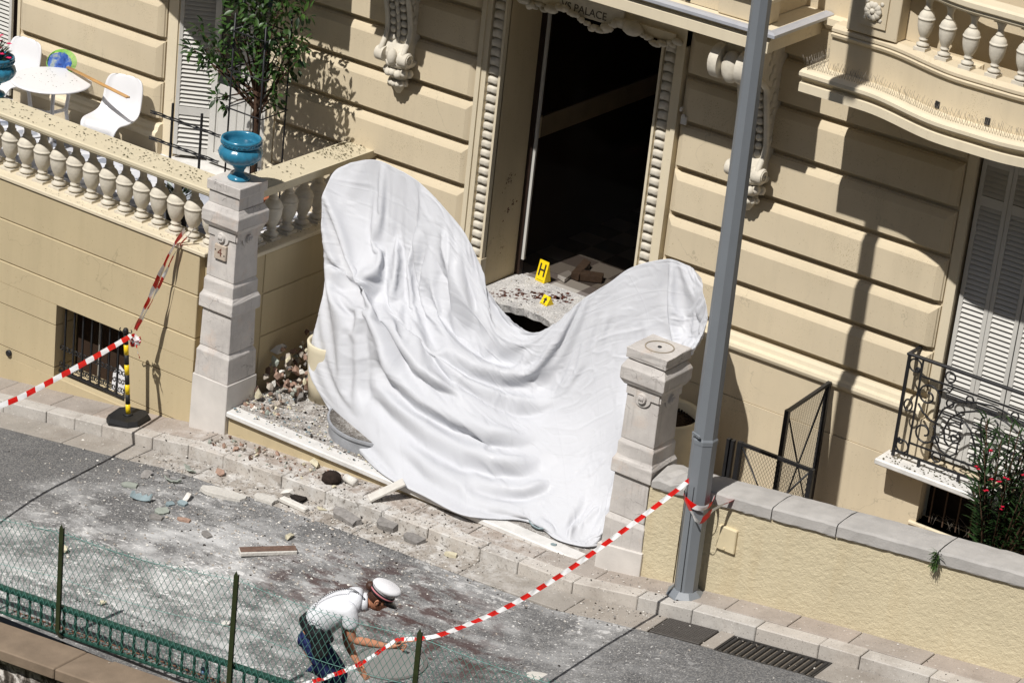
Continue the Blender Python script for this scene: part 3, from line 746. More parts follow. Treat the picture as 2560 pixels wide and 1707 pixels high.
tpart(MB().add([(-1.62, -1.98, WZ0+.01), (-1.42, -1.98, WZ0+.01), (-1.42, -1.95, WZ0+.22), (-1.55, -1.95, WZ0+.30), (-1.63, -1.95, WZ0+.18), (-1.52, -1.92, WZ0+.01)], [(0,1,2,3,4), (0,5,4), (1,2,5), (2,3,5), (3,4,5), (0,1,5)]), 'paper_scrap', m_white)
# drain spout low on the wall
tpart(MB().lathe([(.0, .02), (.026, .02), (.026, -.03), (.034, -.03), (.034, .02), (.026, .022)], n=14).xform(Matrix.Translation((-2.86, -2.175, -1.56)) @ Matrix.Rotation(R(90), 4, 'X')), 'drain_spout', m_black)
# ================================================================== GATE PILLARS
def sq(b, c, levels, mi=0):
    vs = []; fs = []
    for h, z in levels: vs += [(c[0]-h, c[1]-h, z), (c[0]+h, c[1]-h, z), (c[0]+h, c[1]+h, z), (c[0]-h, c[1]+h, z)]
    for k in range(len(levels)-1):
        for i in range(4): j = (i+1) % 4; fs.append((k*4+i, k*4+j, k*4+4+j, k*4+4+i))
    n = (len(levels)-1)*4; fs.append((n, n+1, n+2, n+3)); fs.append((3, 2, 1, 0))
    return b.add(vs, fs, mi)
def roughen(o, cuts, amp, seed):
    """subdivide and wear the faces of an old stone part a little"""
    bm = bmesh.new(); bm.from_mesh(o.data)
    bmesh.ops.bevel(bm, geom=[e for e in bm.edges], offset=.005, segments=1, affect='EDGES', profile=.5)
    es = [e for e in bm.edges if e.calc_length() > .05]
    bmesh.ops.subdivide_edges(bm, edges=es, cuts=cuts, use_grid_fill=True)
    rg = random.Random(seed)
    for v in bm.verts: v.co += Vector((rg.gauss(0, amp*.45), rg.gauss(0, amp*.45), rg.gauss(0, amp*.45)))
    bm.to_mesh(o.data); bm.free()
def pillar(cx, left):
    cy = -2.055
    p = thing('gate_pillar', 'tall weathered grey limestone pillar with house number 4 and a blue urn on top' if left else 'weathered grey limestone pillar with a bare square top beside the lamp post', 'pillar', (cx, cy, -1.4))
    O = (0, 0, 1.4); c = (0, 0)
    def pp(mb, name, mat, cut=2, amp=.0022, sd=1):
        o = mb.build(name, mat, p, (0, 0, 1.4)); roughen(o, cut, amp, sd); return o
    if left:
        pp(sq(MB(), c, [(.205, 1.05), (.205, 1.15)]), 'top_block', m_lime); pp(sq(MB(), c, [(.185, .92), (.185, 1.049)]), 'neck', m_lime, 2, .002, 2)
    else:
        tb = pp(sq(MB(), c, [(.205, .935), (.205, 1.03)]), 'top_block', m_lime, 2, .004, 8)
        MB().lathe([(.13, -.01), (.13, .006), (.120, .006), (.120, -.01)], n=32, smooth=False, ring=True).build('ring_mark', simple('mortar_ring', srgb(150, 140, 124), .9), tb, (0, 0, 1.031))
        MB().lathe([(.0, -.01), (.018, -.01), (.018, .009), (0, .009)], n=12).build('dowel_hole', m_black, tb, (0, 0, 1.03))
    pp(sq(MB(), c, [(.195, .685), (.205, .70), (.225, .735), (.228, .74), (.228, .85), (.19, .92)]), 'capital', m_lime, 2, .002, 3)
    sh = pp(sq(MB(), c, [(.172, .17), (.165, .684)]), 'shaft', m_lime, 3, .0018, 4)
    pp(sq(MB(), c, [(.205, -.16), (.21, -.155), (.21, -.035), (.185, .015), (.185, .13), (.165, .169)]), 'pedestal_moulding', m_lime, 2, .0022, 5)
    pp(sq(MB(), c, [(.187, -.56), (.18, -.161)]), 'pedestal', m_lime, 3, .002, 6)
    pp(sq(MB(), c, [(.21, -.87), (.205, -.61), (.18, -.561)]), 'plinth', m_lime, 3, .002, 7)
    zb = -1.75 if left else -1.5
    if left: pp(sq(MB(), c, [(.228, zb), (.222, -.871)]), 'base', m_limelt, 2, .001, 9)
    else:
        q = MB(); h = .235
        q.add([(-h, -h, zb), (h, -h, zb), (h, h, zb), (-h, h, zb), (-h, -h, -.875), (h, -h, -.815), (h, h, -.815), (-h, h, -.875)], [(0,3,2,1), (4,5,6,7), (0,1,5,4), (1,2,6,5), (2,3,7,6), (3,0,4,7)])
        pp(q, 'base', m_limelt, 2, .001, 9)
    # frieze with hanging roundel, front and right faces
    for ax in (0, 1):
        b = MB(); k = 20; r = .085; rr = .05
        arc = [(-.168, .60), (-.085, .60)]+[(r*math.cos(PI+PI*i/k), .60+r*math.sin(PI+PI*i/k)*.95) for i in range(1, k)]+[(.085, .60), (.168, .60), (.168, .684), (-.168, .684)]
        n = len(arc); vs = [(x, -.168-.014, z) for x, z in arc]+[(x, -.160, z) for x, z in arc]
        b.add(vs, [tuple(range(n))]+[(i, n+i, n+(i+1) % n, (i+1) % n) for i in range(n)])
        b.add([(rr*math.cos(2*PI*i/20), -.182-.012*math.sin(0), .60+rr*math.sin(2*PI*i/20)) for i in range(20)]+[(rr*.85*math.cos(2*PI*i/20), -.206, .60+rr*.85*math.sin(2*PI*i/20)) for i in range(20)],
              [(i, (i+1) % 20, 20+(i+1) % 20, 20+i) for i in range(20)]+[tuple(range(20, 40))])
        for i in (-1, 0, 1): b.blob((i*.017, -.207, .603), .014, 6, sc=(.8, .7, 1.9))
        if ax: b.xform(Matrix.Rotation(R(90), 4, 'Z'))
        b.build('roundel', m_lime, sh)
    if left:
        pl = MB().cbox(-.072, .072, -.196, -.16, .375, .525, .006).build('number_plate', simple('rosy_stone', srgb(190, 176, 160), .85, .2, .2, 18, .3, 60), sh)
        link('numeral', text_mesh('4', .12, .002, simple('ink_brown', srgb(110, 72, 60), .8)), pl, (0, -.1965, .45), (R(90), 0, 0))
        for s in (-1, 1): MB().lathe([(.0, .0), (.007, .0), (.007, .004), (0, .004)], n=8).xform(Matrix.Rotation(R(90), 4, 'X')).build('screw', m_black, pl, (s*.055, -.1955, .45-.02*s))
    return p
pillar(-.095, True); pillar(4.70, False)
# ================================================================== URNS
def glaze(name, c):
    t = NT(name); p = t.pos(); n = t.noise(p, 9, 4)
    return t.fin(t.ramp(n, [(.3, dk(c, .72)), (.7, dk(c, 1.15))]), .22, .5)
m_urn = glaze('turquoise_glaze', srgb(50, 122, 152))
def urn(label, x, y, z, s=1.0, group='glazed urns'):
    u = thing('glazed_urn', label, 'urn', (x, y, z), group); u.scale = (s, s, s)
    P = [(.0, .0), (.105, .0), (.112, .012), (.10, .03), (.06, .05), (.045, .075), (.05, .10), (.062, .112), (.06, .125), (.10, .15), (.16, .185), (.195, .225), (.207, .265), (.198, .30), (.172, .328), (.165, .335)]
    fl = lambda a, j: 1+(.035*abs(math.cos(9*a)) if 8 < j < 14 else 0)
    MB().lathe(P, n=72, flute=fl).build('bowl', m_urn, u)
    MB().lathe([(.163, .333), (.18, .34), (.19, .355), (.186, .37), (.19, .385), (.195, .395), (.19, .412), (.178, .415), (.168, .40), (.165, .37), (.16, .33), (.13, .30), (.0, .29)], n=48).build('rim', m_urn, u)
    b = MB()
    for k in range(26):
        a = 2*PI*k/26
        b.tube([(.192*math.cos(a+d)*(1), .192*math.sin(a+d), .372+e) for d, e in ((-.06, -.012), (-.03, .008), (.0, -.006), (.03, .008), (.06, -.012))], .004, 4)
    b.build('rim_relief', m_urn, u)
    return u
urn('empty turquoise glazed urn on the numbered stone pillar', -.095, -2.04, 1.152)
p_ = at(-14, 238, 2, 1.006)
UX, UY = float(p_[0]), float(p_[1])
urn('turquoise glazed urn holding pink flowers at the left edge', UX, UY, 1.008)
# ================================================================== PLANTS helper
def leaf_mat(name, c, trans=.25):
    t = NT(name); p = t.pos(); n = t.noise(p, 7, 3); oi = t.n('ShaderNodeObjectInfo')
    cc = t.ramp(n, [(.25, dk(c, .6)), (.55, c), (.8, (c[0]*1.7, c[1]*1.45, c[2]*1.1))])
    t.fin(cc, .42, .45); tr = t.n('ShaderNodeBsdfTranslucent'); t.l(cc, tr.inputs[0]); mx = t.n('ShaderNodeMixShader'); mx.inputs[0].default_value = trans
    t.l(t.b.outputs[0], mx.inputs[1]); t.l(tr.outputs[0], mx.inputs[2]); t.l(mx.outputs[0], t.out.inputs[0]); return t.m
def leaf(b, p, d, up, L, W, fold=.25, droop=.15):
    """a folded, drooping leaf of 6 faces"""
    d = d.normalized(); s = d.cross(up)
    s = s.normalized() if s.length > 1e-4 else d.orthogonal().normalized()
    n = s.cross(d)
    vs = []
    for u, wd in ((0, .08), (.35, .9), (.7, .75), (1, 0.02)):
        c = p+d*(L*u)-n*(droop*L*u*u)
        vs += [c-s*(W*.5*wd)+n*(fold*W*wd*.5), c, c+s*(W*.5*wd)+n*(fold*W*wd*.5)]
    fs = []
    for i in range(3): a = i*3; fs += [(a, a+1, a+4, a+3), (a+1, a+2, a+5, a+4)]
    b.add(vs, fs, 0, True)
m_leaf = leaf_mat('citrus_leaf', (.050, .110, .022)); m_leafd = leaf_mat('dark_leaf', (.018, .045, .012))
m_bark = simple('bark', srgb(70, 52, 40), .85, .2, .3, 30, .4, 60)
def rvec(rg):
    while True:
        v = Vector((rg.uniform(-1, 1), rg.uniform(-1, 1), rg.uniform(-1, 1)))
        if .05 < v.length < 1: return v
# --- the trained citrus tree on the terrace
TX, TY = -.93, -.8
tree = thing('citrus_tree', 'potted glossy green tree trained inside black stakes on the terrace', 'tree', (TX, TY, .12))
tr = MB(); rg = random.Random(11)
tr.tube([(0, 0, .25), (.01, .0, .7), (-.01, .01, 1.1), (-.04, .0, 1.4)], .03, 8, rs=[.032, .028, .026, .024])
cl = []
def zz(x, y): return (x/2.45, y/2.45)
for (x, y, r, dy) in ((1560, 60, 130, .0), (1480, 130, 120, .1), (1680, 90, 150, -.05), (1600, 230, 130, .05), (1440, 240, 120, -.1), (1740, 220, 120, .1), (1330, 330, 110, .0), (1260, 310, 70, .1), (1230, 190, 55, .05), (1390, 420, 90, -.1), (1290, 390, 60, .0),
                      (1560, 360, 120, .1), (1700, 360, 110, 0), (1820, 280, 80, .05), (1640, 460, 70, 0), (1500, 480, 60, .1), (1330, 600, 35, -.05), (1400, 640, 35, 0), (1590, 600, 60, .1), (1700, 560, 45, 0), (1860, 80, 60, 0), (1600, -40, 170, .1), (1750, -60, 140, 0), (1480, -60, 120, 0),
                      (1770, 420, 60, .1), (1840, 350, 50, -.05), (1180, 300, 40, .05), (1690, 640, 40, .1)):
    q = at(x/2.45, y/2.45, 1, TY+dy); cl.append((Vector(q)-Vector((TX, TY, .12)), r/2.45/262))
for c, r in cl:
    k = Vector((-.03+rg.uniform(-.05, .05), 0, rg.uniform(1.05, 1.45)))
    m1 = k.lerp(c, .5)+rvec(rg)*.05
    tr.tube([k, m1, c], .008, 5, rs=[.013, .009, .004])
    for _ in range(int(3+r*14)): 
        e = c+rvec(rg)*r*.9; tr.tube([c, c.lerp(e, .5)+rvec(rg)*.02, e], .003, 3)
tr.build('trunk', m_bark, tree)
cb = MB(); cb2 = MB()
for c, r in cl:
    n = int(12+r*r*1450)
    for _ in range(n):
        o = rvec(rg); p = c+Vector((o.x, o.y*1.1, o.z))*r*1.12
        d = (o+rvec(rg)*.9+Vector((0, 0, -.1))); leaf(cb if rg.random() < .62 else cb2, p, d, Vector((rg.uniform(-.6, .6), rg.uniform(-.6, .2), 1)), rg.uniform(.06, .115), rg.uniform(.03, .052))
cb.build('crown', m_leaf, tree); cb2.build('crown', m_leafd, tree)
MB().lathe([(.0, .0), (.15, .0), (.2, .3), (.21, .32), (.19, .32), (.18, .27), (.0, .26)], n=24).build('pot', simple('terracotta', srgb(150, 92, 66), .85), tree)
st = thing('plant_stakes', 'black metal frame of upright stakes and hoops around the terrace tree', 'plant support', (TX, TY, .12))
for (dx, dy) in ((-.2, -.2), (.2, -.2), (.2, .2), (-.2, .2)):
    MB().tube([(dx, dy, .1), (dx*.98, dy*.98, 2.2)], .010, 6).build('stake', m_black, st)
for z in (1.22, 1.62, 2.02): MB().tube([(-.22, -.21, z), (.22, -.20, z-.01), (.21, .21, z), (-.21, .21, z+.01), (-.22, -.23, z)], .008, 5).build('hoop', m_black, st)
# --- low twisted iron trellis
trl = thing('iron_trellis', 'low black trellis of twisted bars between the chair and the tree', 'trellis', (-1.9, -.8, .12))
for x in (-2.03, -1.64): MB().cbox(-.011, .011, -.011, .011, 0, .97, .003).build('upright', m_black, trl, (x+1.9, 0, 0))
for z in (.80, .52):
    b = MB()
    for s in (0, 1, 2): b.tube([(-.42+.93*i/40, .013*math.cos(i*.22+s*2.1), z+.013*math.sin(i*.22+s*2.1)) for i in range(41)], .007, 5)
    b.build('twisted_bar', m_black, trl)
sbx = thing('stone_trough', 'small pale stone trough on the terrace floor behind the coping', 'trough', (-1.52, -.78, .12))
MB().cbox(-.28, .28, -.09, .09, 0, .30, .01).build('trough', simple('pale_trough', srgb(176, 180, 188), .7, .3, .15, 12, .2), sbx)
# --- small variegated plants seen between the balusters
def small_plant(x, y, lab, seed):
    t_ = thing('variegated_plant', lab, 'plant', (x, y, .12)); b = MB(); b2 = MB(); rg = random.Random(seed)
    for i in range(70):
        o = rvec(rg); o.z = abs(o.z); leaf(b if i % 3 else b2, Vector((o.x*.13, o.y*.1, .28+o.z*.28)), o+Vector((0, 0, .4)), Vector((0, 0, 1)), rg.uniform(.07, .12), rg.uniform(.03, .05))
    b.build('leaves', m_leafd, t_); b2.build('leaves', simple('pale_leaf', srgb(196, 206, 200), .5), t_)
    MB().lathe([(0, 0), (.09, 0), (.12, .24), (.1, .24), (0, .22)], n=16).build('pot', simple('black_pot', (.02, .02, .022), .5), t_)
small_plant(-1.25, -1.55, 'dark leafy plant in a black pot behind the fifth baluster from the pillar', 4)
small_plant(-.62, -1.5, 'variegated plant with whitish leaves just behind the numbered pillar', 9)
# flowers in the left urn
ol = MB(); fb = MB(); rg = random.Random(21)
fl = thing('pink_flowers', 'pink red flowering plant growing in the urn at the left edge', 'plant', (UX, UY, 1.30))
for i in range(120):
    o = rvec(rg); o.z = abs(o.z)
    leaf(ol, Vector((o.x*.14, o.y*.14, .05+o.z*.2)), o+Vector((0, 0, .2)), Vector((0, 0, 1)), rg.uniform(.05, .10), .022)
def blossom(b, c, r, rg):
    for k in range(5):
        a = 2*PI*k/5+rg.random(); leaf(b, Vector(c), Vector((math.cos(a), math.sin(a), .5)), Vector((0, 0, 1)), r, r*.8)
for i in range(22):
    o = rvec(rg); o.z = abs(o.z); blossom(fb, (o.x*.2, o.y*.2, .1+o.z*.26), .035, rg)
m_pink = simple('pink_petal', srgb(206, 40, 92), .6)
ol.build('leaves', m_leafd, fl); fb.build('blossoms', m_pink, fl)
# ================================================================== TERRACE FURNITURE
def shell_chair(label, x, y, rz):
    ch = thing('moulded_chair', label, 'chair', (x, y, .12), 'white moulded chairs', rz)
    ks = [(-.255, .84, .10, .0), (-.25, .825, .34, .02), (-.235, .75, .44, .03), (-.215, .62, .46, .035), (-.18, .50, .47, .04), (-.11, .435, .48, .04), (.0, .415, .49, .035), (.12, .42, .49, .03),
          (.20, .425, .47, .03), (.245, .405, .43, .05), (.245, .35, .37, .06), (.20, .26, .33, .06), (.13, .17, .33, .06), (.05, .09, .38, .06), (-.06, .04, .46, .05), (-.18, .0, .52, .02)]
    K = np.array(ks); tt = np.arange(len(ks)); ti = np.linspace(0, len(ks)-1, 61)
    def cr_(col_):
        out = []
        for t in ti:
            i = min(int(t), len(ks)-2); f = t-i
            p0, p1, p2, p3 = (K[max(i-1, 0), col_], K[i, col_], K[i+1, col_], K[min(i+2, len(ks)-1), col_])
            out.append(.5*((2*p1)+(-p0+p2)*f+(2*p0-5*p1+4*p2-p3)*f*f+(-p0+3*p1-3*p2+p3)*f**3))
        return np.array(out)
    fy, fz, wd, lip = cr_(0), cr_(1), cr_(2), cr_(3)
    nu = 17; vs = []; fs = []
    for i in range(61):
        a = max(i-1, 0); c = min(i+1, 60); ty, tz = fy[c]-fy[a], fz[c]-fz[a]; L = math.hypot(ty, tz); ny, nz = tz/L, -ty/L   # back side normal
        if nz > 0 and i < 20: pass
        for j in range(nu):
            u = -1+2*j/(nu-1); e = max(0, abs(u)-.62)/.38
            dish = .018*(1-u*u) if i < 44 else 0
            dd = lip[i]*e*e*1.1+dish
            vs.append((u*wd[i]*.5, -(fy[i]+(-ny)*dd*(1)), fz[i]+(-nz)*dd*(1)))
    for i in range(60):
        for j in range(nu-1): a = i*nu+j; fs.append((a, a+1, a+nu+1, a+nu))
    o = MB().add(vs, fs, 0, True).build('shell', m_white, ch)
    md = o.modifiers.new('thick', 'SOLIDIFY'); md.thickness = .014; md.offset = 0
    return ch
shell_chair('white moulded cantilever chair between the round table and the trellis', -3.10, -.50, R(12))
shell_chair('white moulded cantilever chair partly hidden by the flower urn at the left', -4.62, -.45, R(2))
tb = thing('round_table', 'round white terrace table with an open three legged base', 'table', (-3.78, -.74, .12))
MB().lathe([(.0, .70), (.40, .70), (.425, .708), (.43, .716), (.425, .724), (.40, .727), (.0, .727)], n=64).build('table_top', m_white, tb)
hub = MB().lathe([(.0, .33), (.04, .33), (.045, .35), (.04, .37), (.0, .37)], n=16).build('hub', m_white, tb)
for k in range(3):
    a = R(80+120*k); c, s = math.cos(a), math.sin(a)
    MB().tube([(.28*c, .28*s, .70), (.24*c, .24*s, .52), (.215*c, .215*s, .36), (.24*c, .24*s, .2), (.30*c, .30*s, .0)], .02, 8, rs=[.022, .02, .022, .02, .017]).build('leg', m_white, tb)
    MB().tube([(.0, .0, .35), (.215*c, .215*s, .36)], .02, 8).build('strut', m_white, tb)
# net on a pair of bamboo poles lying over the table
nh = thing('fishing_net', 'blue and green hand net with two wooden poles lying across the table', 'net', (0, 0, 0))
A = Vector(at(170, 169, 2, .875)); B = Vector(at(320, 244, 2, 1.02)); m_bam = simple('bamboo', srgb(188, 146, 92), .5, .3, .15, 12, .1)
dv = (B-A).normalized(); sd_ = dv.cross(Vector((0, 0, 1))).normalized()
for s in (-1, 1): MB().tube([A+sd_*.012*s, A.lerp(B, .5)+sd_*.012*s, B+sd_*.012*s], .0115, 8).build('pole', m_bam, nh)
NC = Vector(at(148, 158, 1, -.36)); b = MB(); g2 = MB()
def bl_mat():
    t = NT('net_cloth'); p = t.pos(); return t.fin(t.ramp(t.noise(p, 11, 3), [(.3, srgb(28, 50, 110)), (.5, srgb(60, 96, 170)), (.62, srgb(150, 160, 150)), (.8, srgb(40, 60, 130))]), .7, .3)
vs = []; fs = []
for j in range(9):
    for i in range(24):
        a = 2*PI*i/24; r = (1-j/8)**.7
        vs.append(NC+Vector((.17*r*math.cos(a), .07*r*math.sin(a)+.05*(1-r), .10*r*math.sin(a)*1.0-.05*(1-r)+.01*math.sin(5*a+j))))
for j in range(8):
    for i in range(24): k = (i+1) % 24; fs.append((j*24+i, j*24+k, j*24+24+k, j*24+24+i))
b.add(vs, fs, 0, True).build('net_bag', bl_mat(), nh)
for k in range(7):
    g2.tube([NC+Vector(((.17+.005*k)*math.cos(a)+.006*k, (.07+.002*k)*math.sin(a), (.10+.003*k)*math.sin(a)+.003*k)) for a in [i*2*PI/24 for i in range(25)]], .003, 4)
for k in range(18):
    a = 2*PI*k/18; g2.tube([NC+Vector((.17*math.cos(a), .07*math.sin(a), .10*math.sin(a))), NC+Vector((.20*math.cos(a+.15)+.036, .084*math.sin(a+.15), .118*math.sin(a+.15)+.02))], .002, 4)
g2.build('net_mesh', simple('green_cord', srgb(140, 200, 90), .6), nh)
# dead leaves blown over coping, table and chair
def litter(name, label, spots, n, seed, mat, zf, size=(.008, .03)):
    b = MB(); rg = random.Random(seed)
    for i in range(n):
        (x0, x1, y0, y1) = rg.choice(spots); x, y = rg.uniform(x0, x1), rg.uniform(y0, y1); L = rg.uniform(*size); a = rg.random()*7
        z = zf(x, y); d = Vector((math.cos(a), math.sin(a), 0)); s = Vector((-d.y, d.x, 0)); w_ = L*rg.uniform(.15, .35)
        c = Vector((x, y, z+.003)); up = Vector((0, 0, rg.uniform(.0, .25)*L))
        b.add([c-d*L*.5, c+s*w_+up, c+d*L*.5, c-s*w_+up*.5], [(0, 1, 2), (0, 2, 3)])
    return tag(b.build(name, mat), label, None, None, 'stuff')
m_dead = simple('dead_leaf', srgb(74, 70, 44), .8, .2, .4, 20, 0)
litter('leaf_litter', 'dead leaf scraps scattered along the terrace coping', [(-3.4, -.5, -2.16, -1.86)]*3+[(-1.6, -.5, -2.16, -1.86)]+[(-.34, -.03, -1.7, -.02)]+[(-.34, -.03, -.6, -.02)]*2, 480, 3, m_dead, lambda x, y: 1.006, (.008, .034))
litter('leaf_litter', 'dead leaf scraps on the white table top', [(-4.05, -3.5, -1.0, -.5)], 46, 4, m_dead, lambda x, y: .848, (.006, .02))
litter('leaf_litter', 'dead leaf scraps on the terrace wall ledge', [(-.28, -.02, -1.8, -.3)]*2+[(-2.5, -.4, -2.18, -2.1)], 220, 6, m_dead, lambda x, y: .346, (.006, .02))
# ================================================================== ENTRANCE FORECOURT
def dusty(name, c, zone=1.0):
    t = NT(name); p = t.pos()
    cc = t.ramp(t.noise(p, 5, 6, .65), [(.3, dk(c, .75)), (.7, dk(c, 1.1))])
    cc = t.mix(t.ramp(t.noise(p, 9, 6, .7), [(.45, 0.0), (.66, .75)]), cc, srgb(206, 204, 200))
    cc = t.mix(t.ramp(t.noise(p, 60, 2), [(.6, 0.0), (.66, .8)]), cc, srgb(84, 76, 68))
    cc = t.mix(t.ramp(t.noise(p, 48, 2, .5), [(.63, 0.0), (.67, .9)]), cc, srgb(228, 226, 222))
    nr = t.bump(t.noise(p, 70, 4, .65), .5, .008)
    return t.fin(cc, .9, .2, nr)
M_DUST = dusty('dusty_slab', srgb(140, 134, 128))
fc = struct(MB().box(.10, 4.50, -2.20, .02, -1.5, -1.132).build('forecourt', M_DUST))
MB().box(.14, 4.46, -2.235, -2.20, -1.75, -1.19).build('riser', m_terr, fc)
MB().cbox(.135, 4.465, -2.285, -2.12, -1.188, -1.128, .012).build('nosing', m_mar, fc)
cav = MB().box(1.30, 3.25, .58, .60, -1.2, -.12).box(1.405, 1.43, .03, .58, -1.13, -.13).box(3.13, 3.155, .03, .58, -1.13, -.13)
part(cav, 'cavity_lining', simple('soot_dark', srgb(40, 33, 28), .95, .1, .2, 6, .3))  # shade under the threshold put into the lining's dark colour
# broken threshold slab
rg = random.Random(31); vs = []; n = 26; top = []
for i in range(n+1):
    x = 1.425+1.71*i/n; top.append((x, -.17-.05*math.sin(i*.45)+rg.uniform(-.018, .018)))
bk = [(3.135, .62), (1.425, .62)]
pl = top+bk; k = len(pl)
vs = [(x, y, -.05+(.006*rg.random() if i < n+1 else 0)) for i, (x, y) in enumerate(pl)]+[(x, y+(.03*rg.random() if i < n+1 else 0), -.125) for i, (x, y) in enumerate(pl)]
thr = part(MB().add(vs, [tuple(range(k)), tuple(range(2*k-1, k-1, -1))]+[(i, k+i, k+(i+1) % k, (i+1) % k) for i in range(k)]), 'threshold', dusty('threshold_stone', srgb(186, 184, 182)))
splat((1.72, .10, -.045), (0, 0, 1), 40, .09, 5); splat((2.05, .33, -.045), (0, 0, 1), 60, .11, 6); splat((1.66, -.03, -.045), (0, 0, 1), 24, .07, 7); splat((1.86, .22, -.045), (0, 0, 1), 40, .09, 8)
# rounded lower step
stp = thing('round_step', 'curved grey stone step covered in dust under the white sheet', 'step', (1.50, -1.52, -1.13))
MB().lathe([(.0, .0), (.55, .0), (.55, .12), (.57, .125), (.57, .15), (.0, .15)], n=56, smooth=False).build('step', simple('grey_marble', srgb(150, 152, 156), .6, .3, .2, 7, .15), stp)
MB().lathe([(.0, .0), (.55, .0), (.0, .004)], n=40).build('dust', M_DUST, stp, (0, 0, .152))
# ================================================================== PLANTERS
m_pot = simple('cream_planter', srgb(214, 204, 178), .75, .25, .08, 5, .08); m_soil = simple('soil', srgb(54, 44, 36), .95, .1, .4, 40, .8, 50)
def planter(label, x, y, z, r, h):
    t_ = thing('round_planter', label, 'planter', (x, y, z), 'cream planters flanking the entrance')
    MB().lathe([(.0, .0), (r*.78, .0), (r*.84, h*.3), (r*.97, h*.9), (r, h), (r*.97, h*1.02), (r*.86, h), (r*.84, h*.9), (r*.8, h*.88)], n=40).build('pot', m_pot, t_)
    b = MB(); b.lathe([(r*.84, h*.9), (r*.4, h*.93), (.0, h*.92)], n=28); rg = random.Random(3)
    for i in range(120):
        a, q = rg.random()*7, r*.8*math.sqrt(rg.random()); b.blob((q*math.cos(a), q*math.sin(a), h*.92), rg.uniform(.006, .018), 5)
    b.build('soil', m_soil, t_); return t_
planter('small cream planter of dark soil beside the rubble heap', .60, -1.30, -1.132, .24, .60)
pr_ = planter('large cream planter with a bare stick behind the bare-topped pillar', 4.03, -.62, -1.132, .36, .84)
MB().tube([(.08, .02, .72), (.05, -.05, 1.0), (.02, -.1, 1.22)], .009, 6).build('dry_stick', simple('dry_stem', srgb(128, 104, 72), .8), pr_)
# side yard floor beside the entrance, behind the low wall
struct(MB().box(4.51, 12, -1.85, .02, -1.6, -1.05).build('side_yard', M_PAVE))
# ================================================================== WHITE SHEET
K0 = 2560/2352.0
Y9 = lambda a, b_, c=1.0: [a+(b_-a)*(i/8)**c for i in range(9)]
cols = [
 ([(778,386),(742,425),(738,480),(741,545),(750,610),(738,690),(716,790),(712,858),(752,925)], [-.78,-.98,-1.05,-1.10,-1.13,-1.30,-1.42,-1.52,-1.62]),
 ([(850,363),(820,415),(812,490),(818,560),(828,622),(800,700),(780,800),(785,890),(800,1010)], [-.72,-1.12,-1.30,-1.38,-1.30,-1.48,-1.58,-1.68,-1.80]),
 ([(905,378),(895,440),(890,510),(888,580),(880,640),(872,715),(872,810),(880,905),(880,1090)], [-.72,-1.12,-1.34,-1.44,-1.42,-1.55,-1.64,-1.75,-1.90]),
 ([(955,405),(960,470),(955,540),(948,610),(940,680),(940,760),(945,850),(955,945),(975,1140)], [-.72,-1.08,-1.28,-1.42,-1.50,-1.58,-1.68,-1.80,None]),
 ([(1010,462),(1020,530),(1018,600),(1012,670),(1010,745),(1018,825),(1028,915),(1040,1010),(1060,1182)], [-.76,-.98,-1.16,-1.32,-1.44,-1.56,-1.68,-1.82,None]),
 ([(1072,535),(1082,620),(1085,690),(1088,755),(1095,820),(1105,890),(1115,970),(1128,1055),(1145,1192)], [-.86,-1.00,-1.14,-1.28,-1.42,-1.55,-1.70,-1.86,None]),
 ([(1122,668),(1130,725),(1138,775),(1148,830),(1160,890),(1172,950),(1185,1020),(1198,1095),(1215,1200)], [-.95,-1.06,-1.18,-1.30,-1.44,-1.58,-1.74,-1.92,None]),
 ([(1205,757),(1212,790),(1218,830),(1226,880),(1235,935),(1245,1000),(1254,1070),(1263,1145),(1275,1237)], [-1.0,-1.08,-1.20,-1.32,-1.46,-1.62,-1.78,-1.96,None]),
 ([(1268,750),(1278,785),(1285,825),(1292,875),(1300,932),(1307,1000),(1313,1075),(1320,1155),(1328,1253)], [-1.0,-1.08,-1.20,-1.32,-1.46,-1.62,-1.78,-1.94,None]),
 ([(1330,694),(1338,735),(1340,785),(1342,840),(1345,905),(1348,975),(1350,1055),(1353,1145),(1360,1255)], [-.98,-1.06,-1.18,-1.30,-1.44,-1.58,-1.74,-1.90,None]),
 ([(1390,640),(1398,690),(1398,745),(1395,805),(1392,875),(1390,950),(1387,1035),(1385,1130),(1384,1247)], [-.92,-1.04,-1.16,-1.28,-1.40,-1.54,-1.68,-1.82,None]),
 ([(1450,603),(1458,655),(1458,715),(1450,780),(1440,850),(1430,925),(1420,1010),(1410,1110),(1400,1215)], [-.80,-1.06,-1.22,-1.32,-1.40,-1.48,-1.56,-1.66,-1.76]),
 ([(1525,587),(1530,630),(1530,680),(1526,730),(1518,780),(1508,835),(1495,900),(1480,980),(1465,1060)], [-.74,-1.10,-1.28,-1.36,-1.41,-1.45,-1.50,-1.56,-1.62]),
 ([(1580,608),(1592,648),(1598,690),(1596,730),(1590,760),(1584,785),(1578,805),(1573,820),(1568,832)], [-.72,-1.0,-1.14,-1.22,-1.27,-1.30,-1.33,-1.36,-1.38]),
 ([(1611,640),(1616,660),(1622,690),(1627,715),(1625,735),(1616,752),(1606,768),(1599,780),(1590,792)], [-.68,-.86,-.96,-1.02,-1.06,-1.09,-1.11,-1.12,-1.13]),
]
NC_, NR_ = len(cols), 9
G = np.zeros((NC_, NR_, 3))
for i, (pts, ys) in enumerate(cols):
    for j, ((x, y), d) in enumerate(zip(pts, ys)):
        q = at(x*K0, y*K0, 2, -1.105) if d is None else at(x*K0, y*K0, 1, d)
        if q[2] < -1.11: q = at(x*K0, y*K0, 2, -1.11)
        G[i, j] = q
